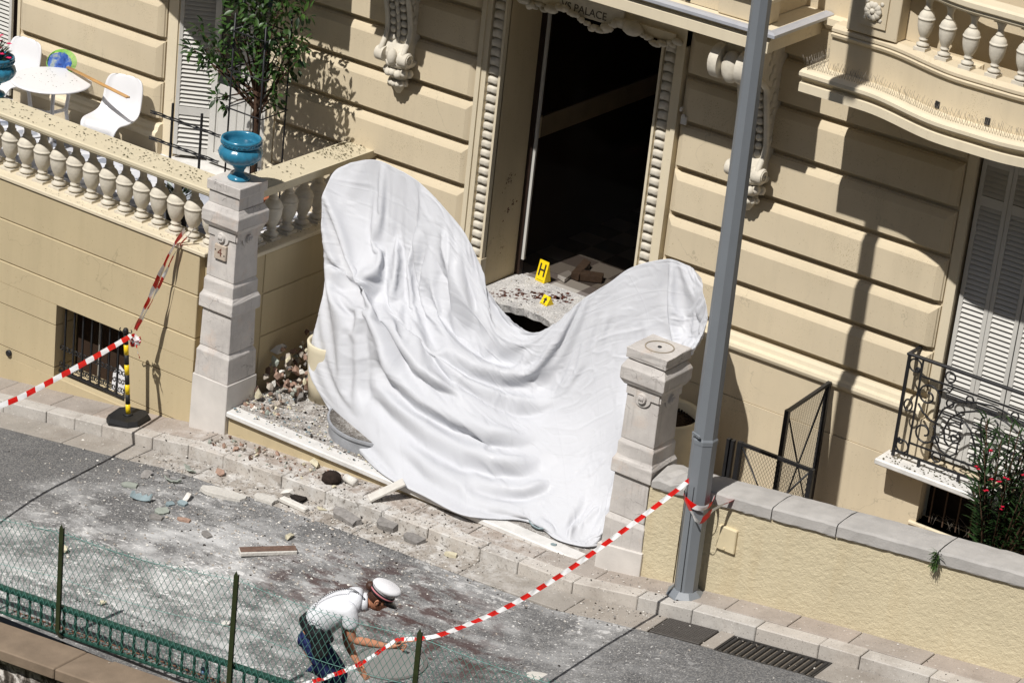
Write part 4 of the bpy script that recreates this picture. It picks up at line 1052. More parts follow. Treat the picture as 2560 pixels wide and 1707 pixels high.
def crm(A, t):
    n = A.shape[0]; i = np.clip(t.astype(int), 0, n-2); f = (t-i).reshape((-1,)+(1,)*(A.ndim-1))
    p0, p1, p2, p3 = A[np.maximum(i-1, 0)], A[i], A[i+1], A[np.minimum(i+2, n-1)]
    return .5*(2*p1+(p2-p0)*f+(2*p0-5*p1+4*p2-p3)*f*f+(3*p1-p0-3*p2+p3)*f**3)
NU, NV = 210, 150
S = crm(G, np.linspace(0, NC_-1, NU)); S = np.swapaxes(crm(np.swapaxes(S, 0, 1), np.linspace(0, NR_-1, NV)), 0, 1)
def normals(S):
    du = np.gradient(S, axis=0); dv = np.gradient(S, axis=1); n = np.cross(du, dv); n /= np.linalg.norm(n, axis=2, keepdims=True)+1e-9
    fl_ = (n @ (CAM/np.linalg.norm(CAM)-0)) < 0; 
    if fl_.mean() > .5: n = -n
    return n
def pxs(S):
    q = S-CAM; z = q @ cf
    return np.stack([1280+FPX*(q @ cr)/z, 853.5-FPX*(q @ cu)/z], -1)/K0
def fold(PX, line, w1, w2):
    """signed distance field of a traced fold: + on its upper/left side; returns bulge profile"""
    L = np.array(line, float); best = np.full(PX.shape[:2], 1e9); sg = np.zeros(PX.shape[:2]); tt = np.zeros(PX.shape[:2])
    seg = np.linalg.norm(np.diff(L, axis=0), axis=1); cum = np.concatenate([[0], np.cumsum(seg)]); T = cum[-1]
    for k in range(len(L)-1):
        a, b_ = L[k], L[k+1]; d = b_-a; l = np.linalg.norm(d); d /= l
        r = PX-a; t = np.clip(r @ d, 0, l); c = r-t[..., None]*d; ds = np.linalg.norm(c, axis=2)
        cr__ = d[0]*r[..., 1]-d[1]*r[..., 0]; m = ds < best
        best = np.where(m, ds, best); sg = np.where(m, np.sign(cr__), sg); tt = np.where(m, (cum[k]+t)/T, tt)
    s = best*sg                                     # >0 : below a left-to-right line
    taper = np.clip(np.minimum(tt, 1-tt)/.22, 0, 1); taper = taper*taper*(3-2*taper); endfall = np.where((tt <= 0) | (tt >= 1), 0, 1)
    up = np.exp(-((s+w1*.8)/w1)**2); dn = np.exp(-((s-w2*.9)/w2)**2)
    return (up-.9*dn)*taper
FOLDS = [  # (polyline, height m, width above, width below)
 ([(985,470),(1010,560),(1040,650),(1085,735),(1140,795),(1200,822),(1270,803),(1330,758),(1390,700),(1440,655)], .040, 22, 16),
 ([(950,600),(980,715),(1020,788),(1080,842),(1150,868),(1220,866),(1290,838),(1350,788),(1405,735)], .042, 22, 15),
 ([(895,640),(935,730),(985,800),(1050,868),(1120,904),(1190,920),(1250,912),(1300,890)], .038, 20, 12),
 ([(870,690),(915,795),(960,858),(1010,888),(1070,905)], .034, 15, 10),
 ([(850,780),(900,868),(960,930),(1040,972),(1120,1000),(1190,998),(1240,980)], .036, 20, 12),
 ([(832,850),(900,940),(980,1010),(1060,1052),(1130,1067),(1200,1062),(1260,1042)], .034, 22, 14),
 ([(1060,1108),(1130,1128),(1200,1120),(1270,1092)], .022, 16, 10),
 ([(900,1000),(980,1085),(1080,1150),(1180,1180),(1260,1185)], .020, 18, 12),
 ([(1430,690),(1405,780),(1385,860),(1360,950),(1330,1050),(1290,1110)], .022, 22, 16),
 ([(1505,760),(1470,850),(1440,950),(1422,1050),(1402,1150),(1384,1225)], .034, 20, 14),
 ([(1470,700),(1450,800),(1420,900),(1398,1010),(1378,1120)], .016, 18, 14),
 ([(1555,690),(1545,740),(1530,790),(1515,830)], .030, 14, 9),
 ([(1590,640),(1600,690),(1590,740),(1575,800)], .024, 10, 8),
 ([(905,640),(890,560),(882,470)], .026, 14, 9), ([(1030,690),(1000,600),(968,520),(945,440)], .030, 14, 9),
 ([(935,890),(900,800),(868,720),(858,640),(848,560),(835,470)], .034, 15, 9),
 ([(795,930),(800,820),(800,720),(788,650)], .018, 16, 12), ([(830,960),(835,860),(830,760),(845,660)], .022, 14, 9),
 ([(1090,720),(1068,660),(1032,580),(1002,490)], .026, 12, 8), ([(960,700),(935,620),(920,540),(915,480)], .020, 12, 8),
 ([(752,640),(790,628),(830,618),(862,632)], .040, 16, 10), ([(745,600),(790,598),(835,590),(860,600)], .026, 12, 9),
 ([(1125,655),(1100,600),(1075,545)], .018, 10, 7), ([(1200,770),(1150,735),(1110,690)], .018, 10, 8),
 ([(1300,1250),(1340,1200),(1375,1130)], .022, 14, 10), ([(1220,1200),(1270,1215),(1330,1235)], .016, 12, 9),
]
def vnoise(S, f, seed):
    """smooth value noise on the grid indices"""
    r = np.random.RandomState(seed); a = r.rand(int(NU*f[0])+3, int(NV*f[1])+3)-.5
    x = np.linspace(0, a.shape[0]-2.001, NU); y = np.linspace(0, a.shape[1]-2.001, NV)
    xi, yi = x.astype(int), y.astype(int); fx = (x-xi)[:, None]; fy = (y-yi)[None, :]; fx = fx*fx*(3-2*fx); fy = fy*fy*(3-2*fy)
    return (a[np.ix_(xi, yi)]*(1-fx)+a[np.ix_(xi+1, yi)]*fx)*(1-fy)+(a[np.ix_(xi, yi+1)]*(1-fx)+a[np.ix_(xi+1, yi+1)]*fx)*fy
PX = pxs(S); N0 = normals(S); D = np.zeros((NU, NV))
for line, h, w1, w2 in FOLDS: D += h*fold(PX, line, w1, w2)
S1 = S+N0*(D*2.2)[..., None]
S1[..., 2] = np.maximum(S1[..., 2], -1.112)
fs = []
for i in range(NU-1):
    for j in range(NV-1): aa = i*NV+j; fs.append((aa, aa+NV, aa+NV+1, aa+1))
# let the traced sheet settle as real cloth, so that its folds hang and stretch naturally
me = bpy.data.meshes.new('cloth'); me.from_pydata(S1.reshape(-1, 3).tolist(), [], fs); co = bpy.data.objects.new('cloth', me); col.objects.link(co)
W = np.full((NU, NV), .05)+.10*np.clip((np.abs(D)-.010)/.025, 0, 1)
ll = np.linspace(0, 1, NU)[:, None]; vv_ = np.linspace(0, 1, NV)[None, :]; W += .16*smoothstep(.48, .30, ll)*smoothstep(.45, .75, vv_)
W[:, 0] = .7; W[:, -1] = 1.0; W[:, -2] = .8; W[0, :] = np.maximum(W[0, :], .5); W[-1, :] = np.maximum(W[-1, :], .5)
vg = co.vertex_groups.new(name='pin')
for k, wt in enumerate(W.reshape(-1).tolist()): vg.add([k], wt, 'REPLACE')
cl = co.modifiers.new('cloth', 'CLOTH'); cs = cl.settings
cs.quality = 7; cs.mass = .25; cs.tension_stiffness = 30; cs.compression_stiffness = 30; cs.shear_stiffness = 15; cs.bending_stiffness = 2
cs.tension_damping = 10; cs.compression_damping = 10; cs.shear_damping = 10; cs.bending_damping = .5; cs.air_damping = 2
cs.vertex_group_mass = 'pin'; cs.pin_stiffness = .8
cl.collision_settings.use_self_collision = False; cl.collision_settings.distance_min = .006
gf = MB().box(-1, 6, -4, 1, -1.4, -1.125).build('settling_floor', m_white); gf.modifiers.new('c', 'COLLISION')
NF = 22; cl.point_cache.frame_end = NF; scene.frame_end = NF
for f_ in range(1, NF+1): scene.frame_set(f_)
ev = co.evaluated_get(bpy.context.evaluated_depsgraph_get()).to_mesh(); S = np.zeros(NU*NV*3); ev.vertices.foreach_get('co', S); S = S.reshape(NU, NV, 3)
bpy.data.objects.remove(co); bpy.data.objects.remove(gf); scene.frame_set(1)
Q = S.copy(); Q[1:-1, 1:-1] = .5*S[1:-1, 1:-1]+.125*(S[2:, 1:-1]+S[:-2, 1:-1]+S[1:-1, 2:]+S[1:-1, :-2])
NU, NV = 360, 260
S = crm(Q, np.linspace(0, Q.shape[0]-1, NU)); S = np.swapaxes(crm(np.swapaxes(S, 0, 1), np.linspace(0, Q.shape[1]-1, NV)), 0, 1)
def ridge(f, seed, k): return np.clip(1-np.abs(vnoise(S, f, seed))/.5*2.2, 0, 1)**k
N1 = normals(S); D1 = .0055*ridge((.05, .07), 21, 3)*(vnoise(S, (.03, .03), 31) > -.12)+.0028*ridge((.11, .15), 22, 2)*(vnoise(S, (.05, .05), 32) > 0)-.003*ridge((.04, .12), 23, 4)
S = S+N1*D1[..., None]; S[..., 2] = np.maximum(S[..., 2], np.where(S[..., 1] > -2.26, -1.122, -1.5))
vs = S.reshape(-1, 3); fs = []
for i in range(NU-1):
    a = i*NV
    for j in range(NV-1): fs.append((a+j, a+NV+j, a+NV+j+1, a+j+1))
def sheet_mat():
    t = NT('white_plastic_sheet'); p = t.pos()
    c = t.ramp(t.noise(p, 2, 4), [(.3, (.70, .712, .745)), (.7, (.73, .742, .775))])
    cr_ = t.noise(t.scaled(p, (1, 1, 1.4)), 9, 5, .6, .5); rd = t.math('ABSOLUTE', t.math('SUBTRACT', cr_, .5))
    h = t.math('ADD', t.math('MULTIPLY', t.ramp(rd, [(0, 1.0), (.09, 0.0)]), .6), t.noise(p, 28, 4, .6))
    uv = t.n('ShaderNodeUVMap').outputs[0]
    su = t.n('ShaderNodeSeparateXYZ'); t.l(uv, su.inputs[0])
    ln = None
    for ch_, per in ((0, .62), (1, .54)):                         # packing creases of the folded sheet
        m_ = t.math('ABSOLUTE', t.math('SUBTRACT', t.math('FRACT', t.math('DIVIDE', su.outputs[ch_], per)), .5)); l_ = t.ramp(m_, [(0.0, 1.0), (.018, 0.0)])
        ln = l_ if ln is None else t.math('MAXIMUM', ln, l_)
    v1 = t.voro(uv, 7.0); v2 = t.voro(t.scaled(uv, (1, 1.6, 1)), 19.0); km = t.ramp(t.noise(uv, 1.6, 3), [(.42, .15), (.62, 1.0)])
    h = t.math('ADD', t.math('MULTIPLY', h, .35), t.math('MULTIPLY', t.math('ADD', v1, t.math('MULTIPLY', v2, .45)), km))
    nr = t.bump(h, .13, .014); nr = t.bump(ln, .4, .003, nr)
    t.fin(c, t.ramp(t.noise(uv, 2.2, 3), [(.45, .66), (.64, .38)]), .24, nr)
    tr_ = t.n('ShaderNodeBsdfTranslucent'); t.l(c, tr_.inputs[0]); mx = t.n('ShaderNodeMixShader'); mx.inputs[0].default_value = .30
    t.l(t.b.outputs[0], mx.inputs[1]); t.l(tr_.outputs[0], mx.inputs[2]); t.l(mx.outputs[0], t.out.inputs[0]); return t.m
me = bpy.data.meshes.new('plastic_sheet'); me.from_pydata(vs.tolist(), [], fs); me.materials.append(sheet_mat())
me.polygons.foreach_set('use_smooth', [True]*len(fs)); me.update()
ul = me.uv_layers.new(name='cloth'); li = np.zeros(len(me.loops), np.int32); me.loops.foreach_get('vertex_index', li)
ul.data.foreach_set('uv', np.stack([(li//NV)/(NU-1)*5.2, (li % NV)/(NV-1)*2.9], 1).astype(np.float32).ravel())
sh_ = tag(link('plastic_sheet', me), 'huge white plastic sheet draped across the wrecked entrance between the two pillars', 'sheet')
md = sh_.modifiers.new('thick', 'SOLIDIFY'); md.thickness = .004; md.offset = -1
# ================================================================== EVIDENCE MARKERS
m_yel = simple('marker_yellow', srgb(232, 200, 24), .4, .4, .03, 5, 0)
def marker(name, label, x, y, z, w_, h, d, rz, txt):
    t_ = thing(name, label, 'evidence marker', (x, y, z), None, rz)
    b = MB(); b.add([(-w_/2, -d/2, 0), (w_/2, -d/2, 0), (w_/2, 0, h), (-w_/2, 0, h), (-w_/2, d/2, 0), (w_/2, d/2, 0)], [(0, 1, 2, 3), (3, 2, 5, 4), (0, 3, 4), (1, 5, 2), (0, 4, 5, 1)])
    b.build('tent', m_yel, t_)
    tl = math.atan2(d/2, h)
    if txt == 'arrow':
        s = h*.72; vs = [(-.18, -.5), (.18, -.5), (.18, .05), (.45, .05), (0, .55), (-.45, .05), (-.18, .05)]
        a = MB().add([(x_*s, 0, y_*s) for x_, y_ in vs], [tuple(range(7))]).build('arrow', m_black, t_, (0, -d/4-.0025, h*.5), (-tl, 0, 0))
    else:
        s = h*.30; yy_ = -d/2*(1-.56)-.003; lb = MB()
        for bx_ in ((-.62, -.34, -1, 1), (.34, .62, -1, 1), (-.34, .34, -.13, .13)): lb.box(bx_[0]*s, bx_[1]*s, -.001, .0, bx_[2]*s, bx_[3]*s)
        lb.build('letter', m_black, t_, (0, yy_, h*.56), (-tl, 0, 0))
    MB().box(-w_*.36, w_*.36, -.0005, 0, 0, .004).build('small_print', m_black, t_, (0, -d/2*.92-.002, h*.07), (-tl, 0, 0))
q = at(*(1200+945/6.03, 600+610/6.03), 2, -.045)
marker('evidence_marker', 'tall yellow marker lettered H standing just inside the doorway', q[0], q[1], q[2], .125, .215, .10, R(-8), 'H')
q = at(*(1200+1005/6.03, 600+960/6.03), 2, -.045)
marker('evidence_marker', 'small yellow marker with a black arrow on the stained threshold', q[0], q[1], q[2], .10, .085, .10, R(-14), 'arrow')
# planks and slabs lying inside the doorway
def slabpiece(name, label, cat, pts, th, mat, z):
    b = MB(); k = len(pts); c = np.mean([p[:2] for p in pts], 0)
    b.add([(x-c[0], y-c[1], th+(p_[2] if len(p_) > 2 else 0)) for p_ in pts for x, y in [p_[:2]]]+[(x-c[0], y-c[1], 0) for p_ in pts for x, y in [p_[:2]]], [tuple(range(k)), tuple(range(2*k-1, k-1, -1))]+[(i, k+i, k+(i+1) % k, (i+1) % k) for i in range(k)])
    o = b.build(name, mat); o.location = (c[0], c[1], z); return tag(o, label, cat)
M_GREYW = simple('grey_wood', srgb(120, 102, 88), .85, .2, .3, 18, .3)
zt = lambda x, y: tuple(at(1200+x/6.03, 600+y/6.03, 2, -.04)[:2])
slabpiece('stone_fragment', 'flat pale stone fragment on the threshold behind the H marker', 'debris', [zt(1170, 560), zt(1330, 490), zt(1390, 540), zt(1270, 630)], .035, m_mar, -.048)
slabpiece('wood_plank', 'dusty brown plank leaning into the dark doorway', 'plank', [zt(1370, 560), zt(1560, 350), zt(1660, 400), zt(1480, 610)], .06, M_GREYW, -.048)
slabpiece('wood_plank', 'thick dusty plank lying across the threshold beside the sheet', 'plank', [zt(1500, 600), zt(1830, 640), zt(1860, 570), zt(1540, 520)], .06, M_GREYW, -.048)
# ================================================================== LOW STREET WALL
lw = thing('low_street_wall', 'low yellow roughcast wall with grey stone coping beside the street', 'wall', (7.0, -2.1, -.8))
LL = (-7.0, 2.1, .8)
def lpart(mb, name, mat):
    o = mb.build(name, mat, lw); o.location = LL; return o
def zcop(x): return -.16+.12*(x-4.95)
def rough_panel(x0, x1, seed):
    nx = int((x1-x0)/.0085); nz = 118; r = np.random.RandomState(seed)
    H = r.rand(nx+1, nz+1)
    def blur(A, k):
        for _ in range(k): A = (A+np.roll(A, 1, 0)+np.roll(A, -1, 0)+np.roll(A, 1, 1)+np.roll(A, -1, 1))/5
        return A
    h = blur(H, 1)*.8+blur(r.rand(nx+1, nz+1), 2)*1.0+blur(r.rand(nx+1, nz+1), 7)*1.3+blur(r.rand(nx+1, nz+1), 25)*1.5
    h = (h-h.mean())/h.std()*.0011
    vs = []; fs = []
    for i in range(nx+1):
        x = x0+(x1-x0)*i/nx; zb, zt_ = zp(x)-.12, zcop(x)+.01
        for j in range(nz+1): vs.append((x, -2.26-.004-float(h[i, j]), zb+(zt_-zb)*j/nz))
    for i in range(nx):
        for j in range(nz): a = i*(nz+1)+j; fs.append((a, a+nz+1, a+nz+2, a+1))
    return MB().add(vs, fs, 0, True)
tt_ = NT('yellow_roughcast'); p_ = tt_.pos(); c_ = srgb(206, 194, 164)
cc = tt_.ramp(tt_.noise(p_, 2, 5), [(.3, dk(c_, .93)), (.7, dk(c_, 1.04))]); cc = tt_.mix(tt_.ramp(tt_.noise(tt_.scaled(p_, (5, 5, .8)), 1, 4), [(.55, 0.0), (.8, .25)]), cc, srgb(176, 150, 104))
m_rc2 = tt_.fin(cc, .92, .15, tt_.bump(tt_.noise(p_, 75, 4, .7), .9, .010))
lpart(rough_panel(4.92, 5.262, 1), 'roughcast_panel', m_rc2); lpart(rough_panel(5.275, 9.6, 2), 'roughcast_panel', m_rc2)
b = MB(); xs = np.linspace(4.9, 13, 30)
vs = []
for x in xs: vs += [(x, -2.245, zp(x)-.4), (x, -2.245, zcop(x)), (x, -1.93, zcop(x)), (x, -1.93, zp(x)-.4)]
b.add(vs, [(i*4+k, i*4+4+k, i*4+4+(k+1) % 4, i*4+(k+1) % 4) for i in range(29) for k in range(4)]+[(0, 1, 2, 3)])
lpart(b, 'wall_core', m_rc2)
def coping_stone(x0, x1, broken=False, seed=0):
    rg = random.Random(seed)
    prof = [(-2.285, .0), (-2.292, .012), (-2.29, .10), (-2.275, .118), (-2.18, .128), (-2.05, .13), (-1.95, .12), (-1.90, .095), (-1.885, .05), (-1.89, .0)]
    n = max(2, int((x1-x0)/.06)); vs = []; m = len(prof)
    for i in range(n+1):
        x = x0+(x1-x0)*i/n
        for (y, z) in prof:
            j = rg.uniform(-.003, .003); zz_ = z
            if broken and z > .05: zz_ = z-.05*abs(math.sin(i*1.3+y*9))*(1 if y < -2.1 else .3)+.01
            vs.append((x, y+j, zcop(x)+zz_+j))
    fs = [(i*m+k, (i+1)*m+k, (i+1)*m+(k+1) % m, i*m+(k+1) % m) for i in range(n) for k in range(m)]+[tuple(range(m)), tuple(n*m+k for k in range(m-1, -1, -1))]
    return MB().add(vs, fs)
M_CST = simple('grey_coping_stone', srgb(170, 167, 163), .82, .22, .14, 6, .35, 55)
cj = [4.93, 5.27, 6.13, 6.75, 7.68, 8.62, 9.5, 10.6, 11.8, 13]
for i, (a, c) in enumerate(zip(cj[:-1], cj[1:])): lpart(coping_stone(a+.005, c-.005, i == 0, i), 'coping_stone', M_CST)
hp = lpart(MB().cbox(5.645, 5.83, -2.295, -2.255, -.47, -.245, .008).cbox(5.72, 5.74, -2.303, -2.293, -.455, -.435, .002), 'meter_hatch', simple('hatch_paint', srgb(212, 198, 164), .7))
wd = thing('weed_tuft', 'small green weed sprouting from a joint in the stone coping', 'weed', (7.68, -2.29, .22)); b = MB(); rg = random.Random(8)
for i in range(90):
    a = rg.uniform(-1, 1); L = rg.uniform(.03, .09); d = Vector((a*.6, -rg.uniform(.2, .9), rg.uniform(-.9, .9)))
    leaf(b, Vector((rg.uniform(-.02, .02), -.01, rg.uniform(-.08, .08))), d, Vector((0, 0, 1)), L, .009)
b.build('leaves', m_leaf, wd)
# ================================================================== LAMP POST
LPX, LPY = 5.485, -2.42
z0 = zp(LPX)
lp = thing('lamp_post', 'tall tapering grey octagonal lamp post in front of the low wall', 'lamp post', (LPX, LPY, z0))
m_post = simple('grey_post_paint', srgb(120, 125, 130), .42, .4, .06, 3, .05, 80)
def octa(b, lv):
    vs = []; m = len(lv)
    for r, z in lv:
        for k in range(8): a = PI/8+k*PI/4; vs.append((r*math.cos(a), r*math.sin(a), z))
    b.add(vs, [(j*8+k, j*8+(k+1) % 8, j*8+8+(k+1) % 8, j*8+8+k) for j in range(m-1) for k in range(8)]+[tuple(range(7, -1, -1)), tuple((m-1)*8+k for k in range(8))]); return b
ZC = .56-z0
lp.rotation_euler = (0, R(-.75), 0)
octa(MB(), [(.103, .0), (.107, ZC*.6), (.110, ZC)]).build('lower_shaft', m_post, lp)
octa(MB(), [(.114, ZC-.035), (.114, ZC), (.103, ZC+.02), (.093, ZC+1.6), (.080, ZC+4.0), (.066, ZC+6.6)]).build('upper_shaft', m_post, lp)
MB().lathe([(.0, .0), (.17, .0), (.165, .012), (.12, .05), (.108, .06), (.0, .06)], n=8, smooth=False).build('base_flange', m_post, lp)
pq = MB().cbox(-.055, .055, -.008, .004, -.017, .017, .006).build('maker_plate', m_post, lp, (-.03, -.108, ZC+.05), (0, 0, R(-22.5)))
link('lettering', text_mesh('CEPO', .030, .003, m_post), pq, (0, -.009, 0), (R(90), 0, 0))
MB().box(-.0025, .0025, -.003, .0, 0, 1.05).build('door_seam', m_black, lp, (.012, -.101, .02))  # black strip standing in for the tape's shadow climbing the post
MB().tube([(0, 0, ZC+6.6), (0, -.3, ZC+7.0), (0, -1.2, ZC+7.2)], .04, 8).build('arm', m_post, lp)
MB().cbox(-.12, .12, -1.75, -1.15, ZC+7.13, ZC+7.25, .03).build('lantern', m_post, lp)
# ================================================================== BARRIER POST AND TAPES
BX, BY = -.945, -2.46; bz = zp(BX)
bp = thing('barrier_post', 'yellow and black striped barrier post on a black rubber base', 'barrier post', (BX, BY, bz)); bp.rotation_euler = (R(1.5), R(-4), R(10))
m_rub = simple('black_rubber', (.016, .016, .017), .55, .35, .2, 10, .1); m_yel2 = simple('post_yellow', srgb(236, 202, 30), .4, .4, .05, 8, .03)
bs_ = MB(); h = .185
sqp = lambda s, z: [(x*s, y*s, z) for x, y in ((-h, -h*.6), (-h*.6, -h), (h*.6, -h), (h, -h*.6), (h, h*.6), (h*.6, h), (-h*.6, h), (-h, h*.6))]
vs = sqp(1, .0)+sqp(1, .035)+sqp(.9, .075); fs = [(j*8+k, j*8+(k+1) % 8, j*8+8+(k+1) % 8, j*8+8+k) for j in range(2) for k in range(8)]+[tuple(range(7, -1, -1)), tuple(16+k for k in range(8))]
bs_.add(vs, fs).lathe([(.05, .075), (.045, .085), (.035, .09)], n=16).build('base', m_rub, bp)
for k in range(8): MB().lathe([(.0, 0), (.024, 0), (.024, .106), (.0, .106)], n=16).build('band', m_yel2 if k % 2 == 0 else m_rub, bp, (0, 0, .085+k*.106))
MB().lathe([(.0, 0), (.027, 0), (.027, .05), (.018, .065), (.0, .067)], n=14).tube([(.02, 0, .03), (.055, 0, .02), (.07, 0, .04), (.06, 0, .06)], .006, 5).tube([(-.02, 0, .03), (-.055, 0, .02), (-.07, 0, .04), (-.06, 0, .06)], .006, 5).build('hook_cap', m_rub, bp, (0, 0, .085+8*.106))
m_red = simple('tape_red', srgb(206, 26, 22), .35, .4, .05, 6, .1, 30); m_twh = simple('tape_white', (.8, .8, .8), .35, .4, .04, 6, .1, 30)
def tape(name, label, pts, width, stripe=.11, twist=None, cat='barrier tape', group='red and white tapes', parent=None, wid_dir=None):
    """ribbon of slanted red and white stripes, each stripe its own faces"""
    P = np.array(pts, float); t = np.arange(len(P)); n = 220
    C = crm(P, np.linspace(0, len(P)-1, n)); L = np.concatenate([[0], np.cumsum(np.linalg.norm(np.diff(C, axis=0), axis=1))])
    m = int(L[-1]/(stripe/5))+1; s = np.arange(m)*stripe/5; Q = np.stack([np.interp(s, L, C[:, k]) for k in range(3)], 1)
    tw = np.interp(np.linspace(0, 1, m), np.linspace(0, 1, len(twist)), twist) if twist else np.zeros(m)
    b = MB(); vs = []; K = 4
    for i in range(m):
        d = Q[min(i+1, m-1)]-Q[max(i-1, 0)]; d /= np.linalg.norm(d); up = np.array([0, 0, 1.0]); a = up-d*(up @ d); a /= np.linalg.norm(a); c = np.cross(d, a)
        wv = a*math.cos(tw[i])+c*math.sin(tw[i]); nv = np.cross(d, wv)
        for k in range(K+1):
            u = k/K-.5; vs.append(Q[i]+wv*width*u+d*u*width*.55+nv*.003*math.sin(i*.8+u*5)+nv*.010*(.25-u*u))
    b.v = [tuple(map(float, v)) for v in vs]
    for i in range(m-1):
        for k in range(K):
            a = i*(K+1)+k; b.f.append((a, a+K+1, a+K+2, a+1)); b.sm.append(True)
            b.m.append((i//5) % 2)
    me_ = b.mesh(name, [m_red, m_twh])
    o = link(name, me_, parent)
    return tag(o, label, cat, group) if parent is None else o
BT = np.array([BX+.06, BY-.03, bz+.92])
def z4(x, y): return (x/2.45, 530+y/2.45)
e1 = [np.array([-.12, -6.26, -.75]), at(*z4(-160, 1285), 0, -.52), at(*z4(150, 1122), 0, -.61), at(*z4(420, 978), 0, -.68), at(*z4(620, 865), 0, -.77), at(*z4(805, 757), 0, -.89)]
tape('barrier_tape', 'red and white tape running left from the striped barrier post', e1, .052, .13, [-.8, -.8, -.9, -.8, -.9, -1.1])
e2 = [at(*z4(822, 720), 1, -2.5), at(*z4(900, 560), 1, -2.42), at(*z4(985, 370), 1, -2.33), at(*z4(1060, 215), 1, -2.24), at(*z4(1135, 105), 1, -2.14)]
tape('barrier_tape', 'wider strand of red and white tape rising from the barrier post to a baluster', e2, .075, .12, [1.1, .9, .6, .9, .5])
e3 = [at(*z4(832, 722), 1, -2.5), at(*z4(920, 565), 1, -2.40), at(*z4(1010, 380), 1, -2.31), at(*z4(1090, 220), 1, -2.22), at(*z4(1200, 95), 1, -2.12)]
tape('barrier_tape', 'twisted narrower strand of tape rising from the barrier post to the balustrade', e3, .042, .12, [.3, 1.2, .4, 1.2, 1.0])
kn = thing('tape_knot', 'crumpled knot of red and white tape around the top of the barrier post', 'tape knot', tuple(BT), None); b = MB(); rg = random.Random(5)
for k in range(3):
    tape('loop', '', [np.array([.05*math.cos(a+k), .05*math.sin(a+k), .02*math.sin(3*a+k)-.02*k]) for a in np.linspace(0, 2*PI, 8)], .035, .07, [0, .5, 0, .8], parent=kn)
tape('tail', '', [np.array([.03, -.02, -.03]), np.array([.06, -.03, -.09]), np.array([.10, -.03, -.17])], .03, .05, [0, .6, 1.2], parent=kn)
def z8(x, y): return (1400+x*1160/2352, 1067+y*1160/2352)
FY = -6.2
e4 = [at(*z8(685, 247), 0, 5.42), at(*z8(455, 425), 0, 5.36), at(*z8(190, 620), 0, 5.33), at(*z8(0, 752), 0, 5.32), at(1280, 1510, 0, 5.33), at(1170, 1560, 0, 5.34), at(1085, 1590, 0, 5.33), at(1030, 1596, 1, -6.03), at(990, 1600, 1, -6.0), at(935, 1637, 1, -6.03), at(880, 1668, 1, -6.06), at(790, 1700, 1, -6.1), at(700, 1725, 1, -6.13)]
tape('barrier_tape', 'long red and white tape from the lamp post to the bending officer', e4, .039, .115, [.8, .85, .9, .85, .8, .8, 1.0, 1.3, 1.2, .9, .7, .8, .6])
kt = thing('tape_knot', 'red and white tape tied round the grey lamp post', 'tape knot', (LPX, LPY, -.02), None)
tape('loop', '', [np.array([.125*math.cos(a), .125*math.sin(a), .02*math.sin(a*2)]) for a in np.linspace(-2.2, 4.2, 14)], .055, .12, [0, .3, 0, .2], parent=kt)
tape('tail', '', [np.array([-.08, -.11, .02]), np.array([.03, -.15, -.05]), np.array([.12, -.14, -.12]), np.array([.18, -.06, -.02]), np.array([.24, .1, .03]), np.array([.32, .25, .06])], .06, .13, [.2, .6, .2, .9, .3], parent=kt)
# ================================================================== MESH GUARD GATES BEHIND THE LOW WALL
def mesh_gate(label, A, B, zb, zt_, cross=True, sp=.032):
    A = Vector(A); B = Vector(B); L = (B-A).length; d = (B-A)/L; ang = math.atan2(d.y, d.x)
    g_ = thing('mesh_gate', label, 'gate', (A.x, A.y, zb), 'black wire mesh guards', ang); H = zt_-zb
    for x in (-.005, L-.04): MB().box(x, x+.045, -.02, .02, 0, H).build('post', m_black, g_)
    for z in (.02, H-.03): MB().box(.035, L-.035, -.015, .015, z, z+.03).build('rail', m_black, g_)
    if cross:
        for s in (0, 1):
            a, c = (.04, L-.04) if s == 0 else (L-.04, .04)
            MB().tube([(a, 0, .04), (c, 0, H-.04)], .009, 4).build('brace', m_black, g_)
    b = MB(); n = int(L/sp); mz = int(H/(sp*1.7)); st_ = sp*.85
    for i in range(n+mz+2):
        for s in (-1, 1):
            pts = []
            x = -H/1.7+i*sp if s > 0 else i*sp
            x0_, z0_, x1_, z1_ = (x, 0, x+H/1.7, H) if s > 0 else (x, 0, x-H/1.7, H)
            lo, hi = .03, L-.03
            def clip(xa, za, xb, zb_):
                if xb == xa: return None
                ta, tb_ = sorted(((lo-xa)/(xb-xa), (hi-xa)/(xb-xa))); ta, tb_ = max(0, ta), min(1, tb_)
                if tb_-ta < .01: return None
                return [(xa+(xb-xa)*t, 0, za+(zb_-za)*t) for t in (ta, tb_)]
            c = clip(x0_, z0_+.03, x1_, z1_-.03)
            if c: b.tube(c, .0016, 3, cap=False)
    b.build('wire_mesh', m_black, g_)['kind'] = 'stuff'
    return g_
mesh_gate('black wire mesh guard panel parallel to the facade behind the low wall', (5.20, -1.3, 0), (5.97, -1.3, 0), -1.04, .06)
mesh_gate('taller black wire mesh guard panel running back to the building', (5.47, -1.0, 0), (5.42, -.14, 0), -1.04, .36)
mesh_gate('narrow black latch post beside the mesh guard panel', (5.10, -1.32, 0), (5.165, -1.32, 0), -1.04, .06, False)
